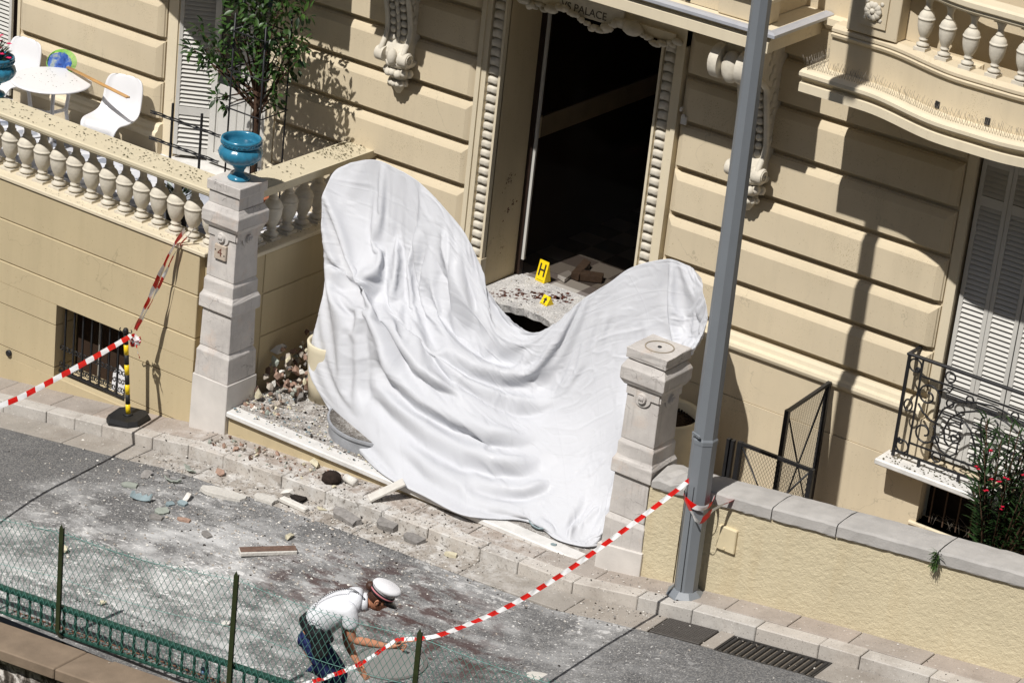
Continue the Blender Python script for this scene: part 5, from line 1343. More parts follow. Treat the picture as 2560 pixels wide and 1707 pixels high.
# ================================================================== WINDOW RAILING AND SLAB AT RIGHT
wr = thing('window_railing', 'ornate black wrought iron window railing with scrolls on a white marble sill', 'railing', (7.05, -.23, -.09))
WL = (-7.05, .23, .09)
RY = -.23
def rp(x, y): 
    q = at(2160+x*400/1206, 820+y*400/1206, 1, RY); return (float(q[0]), RY, float(q[2]))
def rpart(mb, name): o = mb.build(name, m_black, wr); o.location = WL; return o
X0r, X1r, Zb, Zt = 6.20, 7.92, -.075, .915
rpart(MB().cbox(X0r-.014, X0r+.014, RY-.014, RY+.014, Zb, Zt, .003), 'post'); rpart(MB().cbox(X1r-.014, X1r+.014, RY-.014, RY+.014, Zb, Zt, .003), 'post')
rpart(MB().cbox(X0r-.025, X1r+.02, RY-.02, RY+.02, Zt, Zt+.025, .005).cbox(X0r-.025, X0r+.012, RY+.02, -.01, Zt, Zt+.025, .005), 'handrail')
rpart(MB().box(X0r, X1r, RY-.009, RY+.009, Zb+.045, Zb+.065), 'rail'); rpart(MB().box(X0r+.14, X1r-.14, RY-.007, RY+.007, Zb+.17, Zb+.185), 'rail')
rpart(MB().box(X0r+.14, X1r-.14, RY-.007, RY+.007, Zt-.16, Zt-.145), 'rail'); rpart(MB().box(X0r+.13, X0r+.145, RY-.008, RY+.008, Zb+.06, Zt), 'upright'); rpart(MB().box(X1r-.145, X1r-.13, RY-.008, RY+.008, Zb+.06, Zt), 'upright')
def ring(cx, cz, r, t_=.007, rz=1.0): return [(cx+r*math.cos(2*PI*i/24), RY, cz+r*rz*math.sin(2*PI*i/24)) for i in range(25)]
b = MB(); CX = (X0r+X1r)/2
for s in (-1, 1):
    def M_(pts): return [(CX+s*(CX-x) if s < 0 else x, y, z) for x, y, z in pts] if s > 0 else [(2*CX-x, y, z) for x, y, z in pts]
    for (cx, cz, r, k) in ((6.27, .84, .06, 1), (6.275, .045, .06, 1), (6.265, .45, .04, 1.35), (6.62, .845, .048, 1), (6.66, .60, .035, 1), (6.62, .06, .045, 1), (6.58, .22, .034, 1), (6.84, .70, .035, 1)):
        b.tube(M_(ring(cx, cz, r, rz=k)), .0085, 5)
    for pts in (
        spiral((6.44, RY, .60), .125, .03, -.4, 1.35, 40), spiral((6.46, RY, .25), .12, .03, .9, -1.35, 40),
        [(6.36, RY, .50), (6.42, RY, .43), (6.50, RY, .385), (6.58, RY, .37)], [(6.53, RY, .68), (6.59, RY, .72), (6.64, RY, .71), (6.66, RY, .75), (6.64, RY, .79)],
        [(CX, RY, .72), (6.9, RY, .70), (6.72, RY, .64), (6.60, RY, .52), (6.555, RY, .38), (6.57, RY, .24), (6.64, RY, .14), (6.74, RY, .11), (6.80, RY, .16), (6.80, RY, .25)],
        [(CX, RY, .64), (6.92, RY, .62), (6.78, RY, .56), (6.68, RY, .46), (6.645, RY, .34), (6.67, RY, .24), (6.72, RY, .20)],
        spiral((6.76, RY, .30), .07, .015, 2.2, -1.3, 30),
        [(6.99, RY, .12), (6.97, RY, .28), (6.90, RY, .42), (6.83, RY, .48), (6.79, RY, .45), (6.80, RY, .40)], [(7.03, RY, .12), (7.02, RY, .34), (6.98, RY, .50), (6.98, RY, .57), (7.02, RY, .60)],
        spiral((6.30, RY, .80), .03, .008, 0, 1.4, 18), spiral((6.25, RY, .09), .03, .008, 2, 1.4, 18)):
        b.tube(M_(pts), .0095, 5)
rpart(b, 'scrollwork'); rpart(MB().cbox(CX-.09, CX+.09, RY-.012, RY+.012, .10, .14, .004), 'boss')
for k in range(4): rpart(MB().box(6.45+k*.4, 6.475+k*.4, RY-.01, RY+.01, Zb-.02, Zb+.05), 'foot')
ms = thing('marble_sill', 'white marble sill slab strewn with dead leaves under the iron railing', 'sill', (7.05, -.2, -.13))
MB().cbox(-.96, .95, -.17, .11, -.025, .035, .012).build('slab', m_mar, ms)
litter('leaf_litter', 'dead leaf scraps on the marble sill under the railing', [(6.12, 7.9, -.35, -.12)], 260, 12, m_dead, lambda x, y: -.093, (.01, .035))
# basement window below
bw = MB().box(6.47, 7.70, .10, .13, -.70, -.16)
part(bw, 'basement_window', simple('cellar_dark', srgb(30, 25, 22), .9, .1))
for k in range(9): part(MB().box(6.56+k*.135, 6.572+k*.135, -.02, -.008, -.69, -.165), 'window_bar', simple('rust_bar', srgb(80, 62, 48), .8) if k == 0 else bpy.data.materials['rust_bar'])
part(MB().cbox(6.40, 7.75, -.11, .09, -.735, -.70, .008), 'basement_sill', m_trim)
b = MB(); rg = random.Random(14)
for k in range(16):
    x = 6.5+rg.random()*1.1; b.tube([(x, -.05, -.69), (x+rg.uniform(-.08, .08), -.03, -.62+rg.uniform(0, .06)), (x+rg.uniform(-.15, .15), -.02, -.66+rg.uniform(0, .14))], .0012, 3)
cw = part(b, 'cobweb', simple('cobweb_grey', srgb(150, 142, 132), .9)); cw['kind'] = 'stuff'
# --- oleander
OX, OY, OZ = [float(v) for v in at(2520, 1120, 1, -.62)]
ole = thing('oleander', 'oleander bush with narrow leaves and crimson flowers at the right edge', 'bush', (OX, OY, -1.05)); rg = random.Random(17)
b1, b2, b3, fb = MB(), MB(), MB(), MB()
tips = [(2400, 1200), (2430, 1130), (2450, 1060), (2470, 1110), (2510, 1060), (2560, 1040), (2440, 1180), (2490, 1170), (2540, 1130), (2590, 1100), (2500, 1220), (2560, 1200), (2520, 1250), (2560, 1240), (2620, 1180), (2640, 1080), (2600, 1260)]
for (x, y) in tips:
    for rep in range(2):
        tp = Vector(at(x+32+rg.uniform(-18, 18), y+rg.uniform(-18, 18), 1, OY+rg.uniform(-.22, .22)))-Vector((OX, OY, -1.05))
        root = Vector((rg.uniform(-.05, .05), rg.uniform(-.05, .05), .1)); mid = root.lerp(tp, .6)+Vector((0, 0, .12))
        b3.tube([root, mid, tp], .006, 5, rs=[.010, .007, .004])
        for q in range(44):
            u = q/43; c = root.lerp(mid, .45+.55*u*2) if u < .5 else mid.lerp(tp, (u-.5)*2); a = q*2.4; d = (tp-mid).normalized()*.7+Vector((math.cos(a), math.sin(a), .15))*.9
            leaf(b1 if rg.random() < .6 else b2, c, d, Vector((0, 0, 1)), rg.uniform(.10, .17), .025, .2, .25)
for (x, y) in ((2440, 1170), (2475, 1200), (2500, 1210), (2515, 1195), (2480, 1130), (2505, 1272), (2465, 1225), (2555, 1185)):
    for k in range(2):
        q = Vector(at(x+rg.uniform(-6, 6), y+rg.uniform(-6, 6), 1, OY-.22))-Vector((OX, OY, -1.05)); blossom(fb, q, .021, rg)
b1.build('leaves', leaf_mat('oleander_leaf', (.030, .070, .020)), ole); b2.build('leaves', m_leafd, ole); b3.build('stems', m_bark, ole); fb.build('blossoms', simple('crimson_petal', srgb(190, 24, 56), .6), ole)
# ================================================================== FENCE AND RETAINING WALL AT THE NEAR SIDE
SLF = .123
def zf(x): return -1.46+SLF*(x-1.02)
rw = thing('retaining_wall', 'low stone retaining wall with brown slab capping along the bottom edge', 'wall', (1.5, -6.4, -1.7)); RL = (-1.5, 6.4, 1.7)
M_CAP = simple('brown_cap_stone', srgb(132, 116, 99), .88, .2, .18, 5, .3, 60)
cx_ = [-14, -3.0, -.4, 2.05, 4.6, 7.2, 16]
for a, c in zip(cx_[:-1], cx_[1:]):
    o = MB().cbox(a+.004, c-.004, -6.62, -6.22, -.105, .0, .010, 0, lambda q: (q[0], q[1], q[2]+zf(q[0])-.06)).build('cap_stone', M_CAP, rw); o.location = RL
t_ = NT('rubble_masonry'); p_ = t_.pos(); cc = t_.ramp(t_.noise(p_, 7, 5, .7, .8), [(.38, srgb(62, 56, 50)), (.5, srgb(120, 112, 104)), (.6, srgb(206, 200, 194))])
M_RUB = t_.fin(cc, .9, .2, t_.bump(t_.noise(p_, 12, 5), .9, .03))
b = MB(); nx = 240; vs = []; rg_ = np.random.RandomState(4)
for i in range(nx+1):
    x = -6+14*i/nx
    for j in range(26): vs.append((x, -6.52+.03*rg_.rand(), zf(x)-.16-j*.06))
b.add(vs, [(i*26+j, (i+1)*26+j, (i+1)*26+j+1, i*26+j+1) for i in range(nx) for j in range(25)])
o = b.build('masonry_face', M_RUB, rw); o.location = RL
b = MB(); vs = []
for x in (-14, 16): vs += [(x, -6.48, zf(x)-.17), (x, -6.23, zf(x)-.17), (x, -6.23, zf(x)-6), (x, -6.48, zf(x)-6)]
b.add(vs, [(0, 1, 2, 3), (7, 6, 5, 4), (0, 4, 5, 1), (1, 5, 6, 2), (2, 6, 7, 3), (3, 7, 4, 0)]); o = b.build('core', M_RUB, rw); o.location = RL
fn = thing('chain_link_fence', 'green chain link fence on pointed posts along the bottom edge', 'fence', (1.5, FY, -1.5)); FL = (-1.5, -FY, 1.5)
m_gr = simple('green_rail', srgb(28, 72, 62), .5, .35, .15, 10, .08); m_ol = simple('olive_post', srgb(50, 58, 34), .55, .3, .25, 14, .15); m_wire = simple('green_wire', srgb(84, 130, 119), .5, .4, .1, 8, 0)
def fpart(mb, name, mat): o = mb.build(name, mat, fn); o.location = FL; return o
FX0, FX1 = -3.9, 9.2
sl_ = lambda q: (q[0], q[1], q[2]+zf(q[0]))
fpart(MB().cbox(FX0, FX1, FY-.028, FY+.028, .235, .275, .008, 0, sl_), 'top_rail', m_gr)
fpart(MB().cbox(FX0, FX1, FY-.015, FY+.015, .0, .022, .004, 0, sl_), 'bottom_rail', m_gr)
rb = MB()
for k in range(int((FX1-FX0)/.13)):
    x = FX0+.06+k*.13; fpart(MB().cbox(x-.011, x+.011, FY-.008, FY+.008, .02, .24, .002, 0, sl_), 'baluster', m_gr)
rb.tube([(FX0, FY+.09, zf(FX0)+.01), (FX1, FY+.09, zf(FX1)+.01)], .006, 4)
for k in range(int((FX1-FX0)/.13)): x = FX0+k*.13; rb.tube([(x, FY+.09, zf(x)+.01), (x+.065, FY+.01, zf(x)+.012), (x+.13, FY+.09, zf(x+.13)+.01)], .005, 4)
fpart(rb, 'rusty_lattice', simple('rust', srgb(120, 84, 64), .85))
PXS = [(-3.8, -1.0), (-1.95, -.78), (-.1, -.55), (1.74, -.30), (3.60, .0), (5.39, .22), (7.2, .45), (9.1, .69)]
for (x, zt_) in PXS:
    zb = zf(x)+.06
    fpart(MB().box(x-.022, x+.022, FY-.070, FY-.064, zb, zt_-.05).box(x-.003, x+.003, FY-.064, FY-.030, zb, zt_-.05).add([(x-.022, FY-.07, zt_-.05), (x+.022, FY-.07, zt_-.05), (x, FY-.067, zt_), (x-.022, FY-.064, zt_-.05), (x+.022, FY-.064, zt_-.05)], [(0, 1, 2), (4, 3, 2), (0, 2, 3), (1, 4, 2)])
          .add([(x-.022, FY-.07, zb), (x+.022, FY-.07, zb), (x+.022, FY-.064, zb), (x-.022, FY-.064, zb), (x-.022+.01, FY+.02, zb-.16), (x+.022+.01, FY+.02, zb-.16), (x+.022+.01, FY+.026, zb-.16), (x-.022+.01, FY+.026, zb-.16)], [(0, 1, 5, 4), (3, 7, 6, 2), (0, 4, 7, 3), (1, 2, 6, 5)]), 'post', m_ol)
# chain link: woven zig-zag wires with looped top
def topz(x):
    xs = [p[0] for p in PXS]; zs = [p[1]-.06 for p in PXS]
    for a in range(len(xs)-1):
        if xs[a] <= x <= xs[a+1]: u = (x-xs[a])/(xs[a+1]-xs[a]); return zs[a]+(zs[a+1]-zs[a])*u-.05*math.sin(PI*u)
    return float(np.interp(x, xs, zs))+(.13*(x-xs[-1]) if x > xs[-1] else 0)
wm = MB(); dxs = .066; yf = FY-.045
def wire_path(x, s):
    """one strand climbing at 45 degrees in direction s from the cap to the looped top"""
    pts = []
    u = 0
    while True:
        xx = x+s*u*.62; z = zf(xx)+.05+u
        if xx < FX0 or xx > FX1: break
        tz = topz(xx)
        if z > tz-.035:
            pts.append((xx, yf, tz-.035)); pts.append((xx+s*.012, yf, tz-.012)); pts.append((xx+s*.027, yf, tz-.002)); break
        pts.append((xx, yf+.006*s*math.sin(u*9), z)); u += .10
    return pts
x = FX0-1.0
while x < FX1+1.0:
    for s in (-1, 1):
        xs0 = x
        if xs0 < FX0:
            u0 = (FX0-xs0)/.62 if s > 0 else 99
            if u0 > 1.4: continue
            pts = []; u = u0
            while u < 1.5:
                xx = xs0+u*.62; z = zf(xx)+.05+u
                if z > topz(xx)-.03: break
                pts.append((xx, yf, z)); u += .1
        elif xs0 > FX1: continue
        else: pts = wire_path(xs0, s)
        if len(pts) > 1: wm.tube(pts, .0024, 3, cap=False)
    x += dxs
o = fpart(wm, 'wire_mesh', m_wire); o['kind'] = 'stuff'
for dz in (-.03, -.45): fpart(MB().tube([(xx, yf-.004, topz(xx)+dz) for xx in np.linspace(FX0, FX1, 60)], .0022, 4), 'tension_wire', simple('pale_wire', srgb(120, 168, 160), .5) if dz == -.03 else bpy.data.materials['pale_wire'])
# bottle standing on the capping
bq = at(1125/2.45, 1067+1555/2.45, 1, FY-.1)
bt = thing('plastic_bottle', 'clear plastic water bottle standing behind the green fence rail', 'bottle', (float(bq[0]), FY+.16, zp(float(bq[0]))-.13))
gm = NT('clear_plastic'); gm.b.inputs['Transmission Weight'].default_value = .85; gm.b.inputs['IOR'].default_value = 1.33; gm.fin((.86, .9, .95), .08, .5)
MB().lathe([(.0, .0), (.03, .0), (.034, .01), (.034, .09), (.031, .10), (.034, .11), (.034, .17), (.028, .20), (.013, .225), (.013, .24), (.0, .24)], n=20).build('body', gm.m, bt)
MB().lathe([(.0, .24), (.015, .24), (.015, .262), (.0, .262)], n=12).build('cap', m_black, bt); MB().lathe([(.0345, .11), (.035, .11), (.035, .155), (.0345, .155)], n=20, ring=True).build('label_band', simple('bottle_label', srgb(120, 150, 190), .5), bt)
# ================================================================== BENDING OFFICER
HN = np.array([math.sin(YAW), math.cos(YAW), 0.0]); PD0 = HN @ np.array([4.30, -5.93, 0])
def ap(x, y, off=0.0):
    """point of the upright plane through the officer, at zoom pixel x, y, pushed off metres away from the viewer"""
    px, py = 640+x*520/2352, 1380+y*520/2352
    d = ray(px, py); t = (PD0+off-HN @ CAM)/(HN @ d); return Vector(CAM+t*d)
FT = ap(760, 1500); per = thing('person', 'person in white shirt, navy trousers and white peaked cap bending to lift the tape', 'person', (FT.x, FT.y, zp(FT.x)-.13))
PO = Vector(per.location)
def skin(name, verts, edges, mat, root=0, sub=2, parent=None, extra=None):
    me_ = bpy.data.meshes.new(name); me_.from_pydata([tuple(Vector(v[0])-PO) for v in verts], edges, []); o = bpy.data.objects.new(name, me_); col.objects.link(o)
    md = o.modifiers.new('s', 'SKIN'); md.use_smooth_shade = True; md.branch_smoothing = .6
    for i, v in enumerate(verts):
        r = v[1]; sv = me_.skin_vertices[0].data[i]; sv.radius = (r, r) if not isinstance(r, tuple) else r; sv.use_root = (i == root)
    sb = o.modifiers.new('d', 'SUBSURF'); sb.levels = sub; sb.render_levels = sub
    dg_ = bpy.context.evaluated_depsgraph_get(); m2 = bpy.data.meshes.new_from_object(o.evaluated_get(dg_)); bpy.data.objects.remove(o)
    if extra: 
        bm = bmesh.new(); bm.from_mesh(m2); bm.from_mesh(extra); bm.to_mesh(m2); bm.free()
    m2.materials.clear(); m2.materials.append(mat); m2.polygons.foreach_set('use_smooth', [True]*len(m2.polygons)); m2.polygons.foreach_set('material_index', [0]*len(m2.polygons))
    return link(name, m2, parent or per)
m_skin = simple('skin', srgb(196, 138, 108), .5, .35, .08, 12, .05, 90); m_shirt = simple('white_shirt', (.70, .71, .74), .75, .25, .05, 8, .6, 16); m_navy = simple('navy_cloth', srgb(36, 44, 86), .85, .2, .2, 10, .6, 18)
m_blk = simple('black_cloth', (.014, .014, .016), .7, .25, .2, 10, .2, 30); m_hair = simple('brown_hair', srgb(66, 40, 28), .5, .4, .25, 40, .4, 120)
pel, wai, che, nkb, nk2 = ap(560, 960), ap(680, 800), ap(930, 640), ap(1150, 560), ap(1270, 560)
shn, shf = ap(1060, 640, -.16), ap(1010, 560, .17)
eln, wrn = ap(1085, 985, -.17), ap(1500, 1065, -.12)
elf, wrf = ap(1030, 1010, .12), ap(1140, 1230, .05)
hpn, hpf = ap(560, 1000, -.09), ap(580, 960, .10)
knn, knf = ap(880, 1440, -.11), ap(960, 1400, .12)
gz = zp(FT.x)-.13
ann = Vector((knn.x-.16, knn.y-.10, gz+.09)); anf = Vector((knf.x-.22, knf.y-.06, gz+.09))
ton = ann+Vector((.13, .085, -.055)); tof = anf+Vector((.13, .085, -.055))
# head built on its own tilted axes
HC = ap(1385, 515); U = (ap(1441, 432)-HC).normalized(); Fd = (ap(1468, 571)-HC).normalized(); Sd = U.cross(Fd).normalized()
HM = Matrix(((Sd.x, Fd.x, U.x, HC.x-PO.x), (Sd.y, Fd.y, U.y, HC.y-PO.y), (Sd.z, Fd.z, U.z, HC.z-PO.z), (0, 0, 0, 1)))
def headfn(p):
    x, y, z = p; n = p.normalized()
    q = Vector((x*.073, y*.092, z*.112))
    if n.z < -.1: k = 1+.32*(n.z+.1); q.x *= k; q.y *= (1+.12*(n.z+.1))
    if n.y > .3 and -.75 < n.z < .45: q.y *= 1-.06*(n.y-.3)
    fx = math.exp(-(n.x/.16)**2)*math.exp(-((n.z+.10)/.20)**2)*(n.y > .4); q.y += .020*fx          # nose
    q.y += .008*math.exp(-(n.x/.3)**2)*math.exp(-((n.z+.42)/.07)**2)*(n.y > .3)                       # lips
    q.y -= .010*(math.exp(-((abs(n.x)-.36)/.15)**2))*math.exp(-((n.z-.12)/.12)**2)*(n.y > .5)         # eye sockets
    q.y += .012*math.exp(-(n.x/.35)**2)*math.exp(-((n.z+.80)/.16)**2)*(n.y > 0)                       # chin
    return q
hb = MB(); hb.blob((0, 0, 0), 1.0, 36, fn=headfn)
for s in (-1, 1):
    hb.blob((s*.076, -.005, -.008), .026, 10, sc=(.35, .7, 1.15)); hb.tube([(s*.082, .008, .012), (s*.086, -.008, .02), (s*.085, -.02, .005), (s*.080, -.012, -.022)], .005, 5)
hb.xform(HM)
hme = hb.mesh('head', m_skin)
V = []; E_ = []
def add(p, r, par=None):
    V.append((p, r)); 
    if par is not None: E_.append((par, len(V)-1))
    return len(V)-1
i0 = add(pel, .085); i1 = add(wai, .10, i0); i2 = add(che, .115, i1); i3 = add(nkb, .075, i2); i4 = add(nk2, .052, i3); i5 = add(HC.lerp(nk2, .5), .05, i4)
for sh, el, wr_, near in ((shn, eln, wrn, True), (shf, elf, wrf, False)):
    a = add(sh, .055, i2); b_ = add(sh.lerp(el, .5), .046, a); c = add(el, .038, b_); d = add(el.lerp(wr_, .4), .038, c); e = add(wr_, .024, d)
    dr = (wr_-el).normalized()
    if near:
        pk = add(ap(1590, 1060, -.12), .030, e)
        for tip in ([(1650, 1015), (1730, 1003), (1810, 1000)], [(1650, 1030), (1700, 1045), (1690, 1075)], [(1640, 1060), (1690, 1075), (1670, 1100)], [(1625, 1085), (1670, 1100), (1650, 1115)]):
            pr = pk
            for k, (x, y) in enumerate(tip): pr = add(ap(x, y, -.12+.012*(tip[0][1]-1050)/40), .0095-.001*k, pr)
        t1 = add(ap(1590, 1015, -.14), .011, pk); add(ap(1625, 990, -.15), .009, t1)
    else:
        pk = add(wr_+dr*.05, .026, e); lat = dr.cross(Vector((0, 1, .2))).normalized()
        for k in range(4):
            pr = pk
            for q in range(3): pr = add(wr_+dr*(.085+.028*q)+lat*(k-1.5)*.019+Fd*.008*q*q, .009, pr)
        t1 = add(wr_+dr*.05+lat*.04, .010, pk); add(wr_+dr*.085+lat*.05, .009, t1)
for hp_, kn_, an_, to_ in ((hpn, knn, ann, ton), (hpf, knf, anf, tof)):
    a = add(hp_, .09, i0); c = add(kn_, .058, a); d = add(kn_.lerp(an_, .35), .052, c); e = add(an_, .038, d); add(to_, .032, e)
body = skin('body', V, E_, m_skin, i0, 2, None, hme)
# shirt with short sleeves
V = []; E_ = []
a0 = add(ap(640, 850), .155); a1 = add(ap(745, 750), .172, a0); a2 = add(ap(915, 630), .178, a1); a3 = add(ap(1075, 545), .140, a2); a4 = add(ap(1165, 535), .115, a3); a5 = add(ap(1225, 545), .085, a4)
for sh, el in ((shn, eln), (shf, elf)):
    q = add(sh, .080, a2); q2 = add(sh.lerp(el, .35), .074, q); add(sh.lerp(el, .68), .076, q2)
skin('shirt', V, E_, m_shirt, a0, 2)
# trousers
V = []; E_ = []
t0 = add(ap(562, 930), .172)
add(ap(645, 845), .150, t0)
for hp_, kn_, an_ in ((hpn, knn, ann), (hpf, knf, anf)):
    q = add(hp_.lerp(kn_, .12), .132, t0); q = add(hp_.lerp(kn_, .55), .110, q); q = add(kn_, .082, q); q = add(kn_.lerp(an_, .45), .072, q); add(an_+Vector((0, 0, .02)), .066, q)
skin('trousers', V, E_, m_navy, 0, 2)
for an_, to_ in ((ann, ton), (anf, tof)):
    d = (to_-an_); skin('shoe', [(an_+Vector((0, 0, -.02))-d*.35, .045), (an_+Vector((0, 0, -.035))+d*.3, .045), (to_, .042), (to_+d*.35, .036)], [(0, 1), (1, 2), (2, 3)], m_blk, 0, 2)
# belt, holster, radio cord
ax = (ap(760, 760)-ap(600, 900)).normalized(); bc = ap(665, 850)
bm_ = MB().lathe([(.125, -.035), (.142, -.03), (.142, .03), (.125, .035)], n=28, ring=True); M4 = ax.to_track_quat('Z', 'Y').to_matrix().to_4x4(); M4.translation = bc-PO
bm_.xform(M4).build('belt', m_blk, per)
hs = ap(700, 1010, -.19)-PO; MB().cbox(-.06, .06, -.035, .035, -.13, .10, .02).xform(Matrix.Translation(hs) @ Matrix.Rotation(R(-20), 4, 'Y') @ Matrix.Rotation(R(33), 4, 'Z')).build('holster', m_blk, per)
for (x, y) in ((620, 900), (800, 960)):
    hs = ap(x, y, -.17)-PO; MB().cbox(-.045, .045, -.03, .03, -.05, .05, .014).xform(Matrix.Translation(hs) @ Matrix.Rotation(R(-35), 4, 'Y') @ Matrix.Rotation(R(33), 4, 'Z')).build('pouch', m_blk, per)
pth = [ap(x, y, -.05)-PO for x, y in ((640, 640), (720, 530), (820, 470), (930, 425), (1040, 410), (1120, 435), (1185, 490), (1230, 535))]
pc = crm(np.array([tuple(v) for v in pth]), np.linspace(0, len(pth)-1, 220)); b = MB(); hx = []
for i in range(220):
    d = Vector(pc[min(i+1, 219)]-pc[max(i-1, 0)]).normalized(); a = d.orthogonal().normalized(); c = d.cross(a); an = i*1.0; hx.append(Vector(pc[i])+(a*math.cos(an)+c*math.sin(an))*.008)
b.tube(hx, .0022, 4); b.build('radio_cord', m_blk, per)
col_ = MB().lathe([(.062, -.02), (.076, -.02), (.074, .01), (.070, .032), (.064, .032)], n=24, ring=True); M5 = (nk2-nkb).normalized().to_track_quat('Z', 'Y').to_matrix().to_4x4(); M5.translation = ap(1225, 560)-PO
col_.xform(M5).build('collar', m_shirt, per)
# hair, bun and cap
def hairfn(p):
    n = p.normalized(); q = headfn(p)*1.06
    if n.y > .25 and n.z < .55: q *= .90
    if n.z < -.35: q *= .86
    return q
MB().blob((0, 0, 0), 1.0, 28, fn=hairfn).blob((0, -.105, .045), .042, 12).xform(HM).build('hair', m_hair, per)
cp_ = MB().lathe([(.088, .035), (.094, .045), (.097, .095), (.105, .10), (.115, .118), (.112, .135), (.09, .145), (.0, .150)], n=36)
for i, v in enumerate(cp_.v): cp_.v[i] = (v[0]*.93, v[1]*1.12+.012*(v[2] > .1), v[2]+(.02*v[1]/.1 if v[2] > .1 else 0))
cp_.v = [(v[0]*.95, v[1]*.95, v[2]*.97) for v in cp_.v]
cap = cp_.xform(HM).build('cap', simple('cap_white', (.8, .8, .82), .6, .3, .04, 8, .08), per)
bb = MB().lathe([(.0955, .040), (.0985, .045), (.0985, .078), (.0955, .082)], n=36, ring=True)
for i, v in enumerate(bb.v): bb.v[i] = (v[0]*.94, v[1]*1.13, v[2])
bb.xform(HM).build('cap_band', m_blk, cap)
b2_ = MB().lathe([(.0962, .056), (.0997, .058), (.0997, .069), (.0962, .071)], n=36, ring=True)
for i, v in enumerate(b2_.v): b2_.v[i] = (v[0]*.94, v[1]*1.13, v[2])
b2_.xform(HM).build('band_stripe', simple('pink_stripe', srgb(206, 130, 136), .6), cap)
vz = MB(); vs = []; n = 15
for i in range(n):
    a = R(25)+R(130)*i/(n-1); x, y = math.cos(a), math.sin(a); vs += [(.090*x, .107*y, .042), (.098*x, .107*y+.062*max(0, math.sin((a-R(25))/R(130)*PI))**.7, .018), (.090*x, .107*y, .038)]
vz.add(vs, [(i*3, i*3+1, i*3+4, i*3+3) for i in range(n-1)]+[(i*3+1, i*3+2, i*3+5, i*3+4) for i in range(n-1)], 0, True); vz.xform(HM).build('visor', simple('visor_black', (.01, .01, .012), .2, .5, .1, 5, 0), cap)
# ================================================================== DEBRIS
CHM = {}
def chunk_mesh(kind, i, mat, sc):
    key = (kind, i)
    if key not in CHM:
        rg = random.Random(hash(kind) % 1000+i*17 if False else sum(map(ord, kind))+i*17); bm = bmesh.new()
        for _ in range(11):
            v = rvec(rg).normalized()*rg.uniform(.7, 1.0); bm.verts.new((v.x*sc[0], v.y*sc[1], v.z*sc[2]))
        bmesh.ops.convex_hull(bm, input=bm.verts[:]); bmesh.ops.delete(bm, geom=[v for v in bm.verts if not v.link_faces], context='VERTS')
        me_ = bpy.data.meshes.new(kind); bm.to_mesh(me_); bm.free(); me_.materials.append(mat); CHM[key] = me_
    return CHM[key]
def dmat(name, c, v=.25): return simple(name, c, .9, .15, v, 25, .6, 45, 0, False, .25)
D_STONE = dmat('broken_stone', srgb(186, 176, 164)); D_GREY = dmat('broken_grey', srgb(150, 146, 142)); D_BRICK = dmat('broken_brick', srgb(166, 138, 122)); D_BLUE = dmat('broken_glaze', srgb(146, 162, 166), .1); D_MINT = dmat('broken_mint', srgb(164, 170, 160), .1)
D_WHITE = dmat('broken_plaster', srgb(220, 216, 208), .1); D_CREAM = dmat('broken_cream', srgb(208, 200, 174), .1); D_DARK = dmat('charred', srgb(52, 46, 42)); D_BROWN = dmat('painted_brown', srgb(120, 98, 86))
def gz_(x, y):
    if y > -2.2: return -1.13
    if y > YK: return zp(x)
    return zp(x)-.13
def on_ground(px, py):
    """nearest surface point (forecourt, pavement or road) seen at a photo pixel"""
    q = at(px, py, 2, -1.13)
    if .15 < q[0] < 4.45 and -2.26 < q[1] < 0: return float(q[0]), float(q[1]), -1.13
    for off, lo, hi in ((0.0, YK, -2.2), (-.13, -99, YK)):
        d = ray(px, py); a, b_ = 10.0, 45.0
        for _ in range(50):
            m = (a+b_)/2; P = CAM+m*d
            if P[2]-(zp(P[0])+off) > 0: a = m
            else: b_ = m
        P = CAM+a*d
        if lo <= P[1] <= hi or off < 0: return float(P[0]), float(P[1]), zp(float(P[0]))+off
    return None
def z7(x, y): return (x/2.45, 1067+y/2.45)
def z5(x, y): return (700+x*1100/1983, 530+y*1100/1983)
def piece(name, label, px, mat, size, flat=1.0, rz=None, seed=0, cat='debris', mesh=None, tilt=.2):
    x, y, z = on_ground(*px); rg = random.Random(seed)
    me_ = mesh or chunk_mesh('c%s%d' % (mat.name, seed), seed, mat, (1, .75, .6))
    o = link(name, me_, None, (x, y, z+size*flat*.45), (rg.uniform(-tilt, tilt), rg.uniform(-tilt, tilt), rg.uniform(0, 6) if rz is None else rz), (size, size, size*flat))
    return tag(o, label, cat)
def shard(R_, arc, h, th, mat):
    """curved piece of a broken pot wall"""
    b = MB(); n = 10; vs = []
    for i in range(n+1):
        a = arc*(i/n-.5); j = .8+.2*math.sin(i*2.1)
        for r in (R_, R_-th):
            for z in (0, h*j): vs.append((r*math.sin(a), r*math.cos(a)-R_, z))
    fs = []
    for i in range(n):
        k = i*4; fs += [(k, k+4, k+5, k+1), (k+2, k+3, k+7, k+6), (k+1, k+5, k+7, k+3), (k, k+2, k+6, k+4)]
    b.add(vs, fs+[(0, 1, 3, 2), (n*4, n*4+2, n*4+3, n*4+1)], 0, False)
    return b.mesh('shard', mat)
def slab(L, W, H, mat, seed):
    rg = random.Random(seed); k = 9; pts = []
    for i in range(k):
        a = 2*PI*i/k; c, s = math.cos(a), math.sin(a); m = max(abs(c), abs(s)); pts.append((c/m*L/2*rg.uniform(.8, 1), s/m*W/2*rg.uniform(.75, 1)))
    b = MB(); b.add([(x, y, H*rg.uniform(.85, 1.1)) for x, y in pts]+[(x*1.02, y*1.02, 0) for x, y in pts], [tuple(range(k)), tuple(range(2*k-1, k-1, -1))]+[(i, k+i, k+(i+1) % k, (i+1) % k) for i in range(k)])
    return b.mesh('slab', mat)
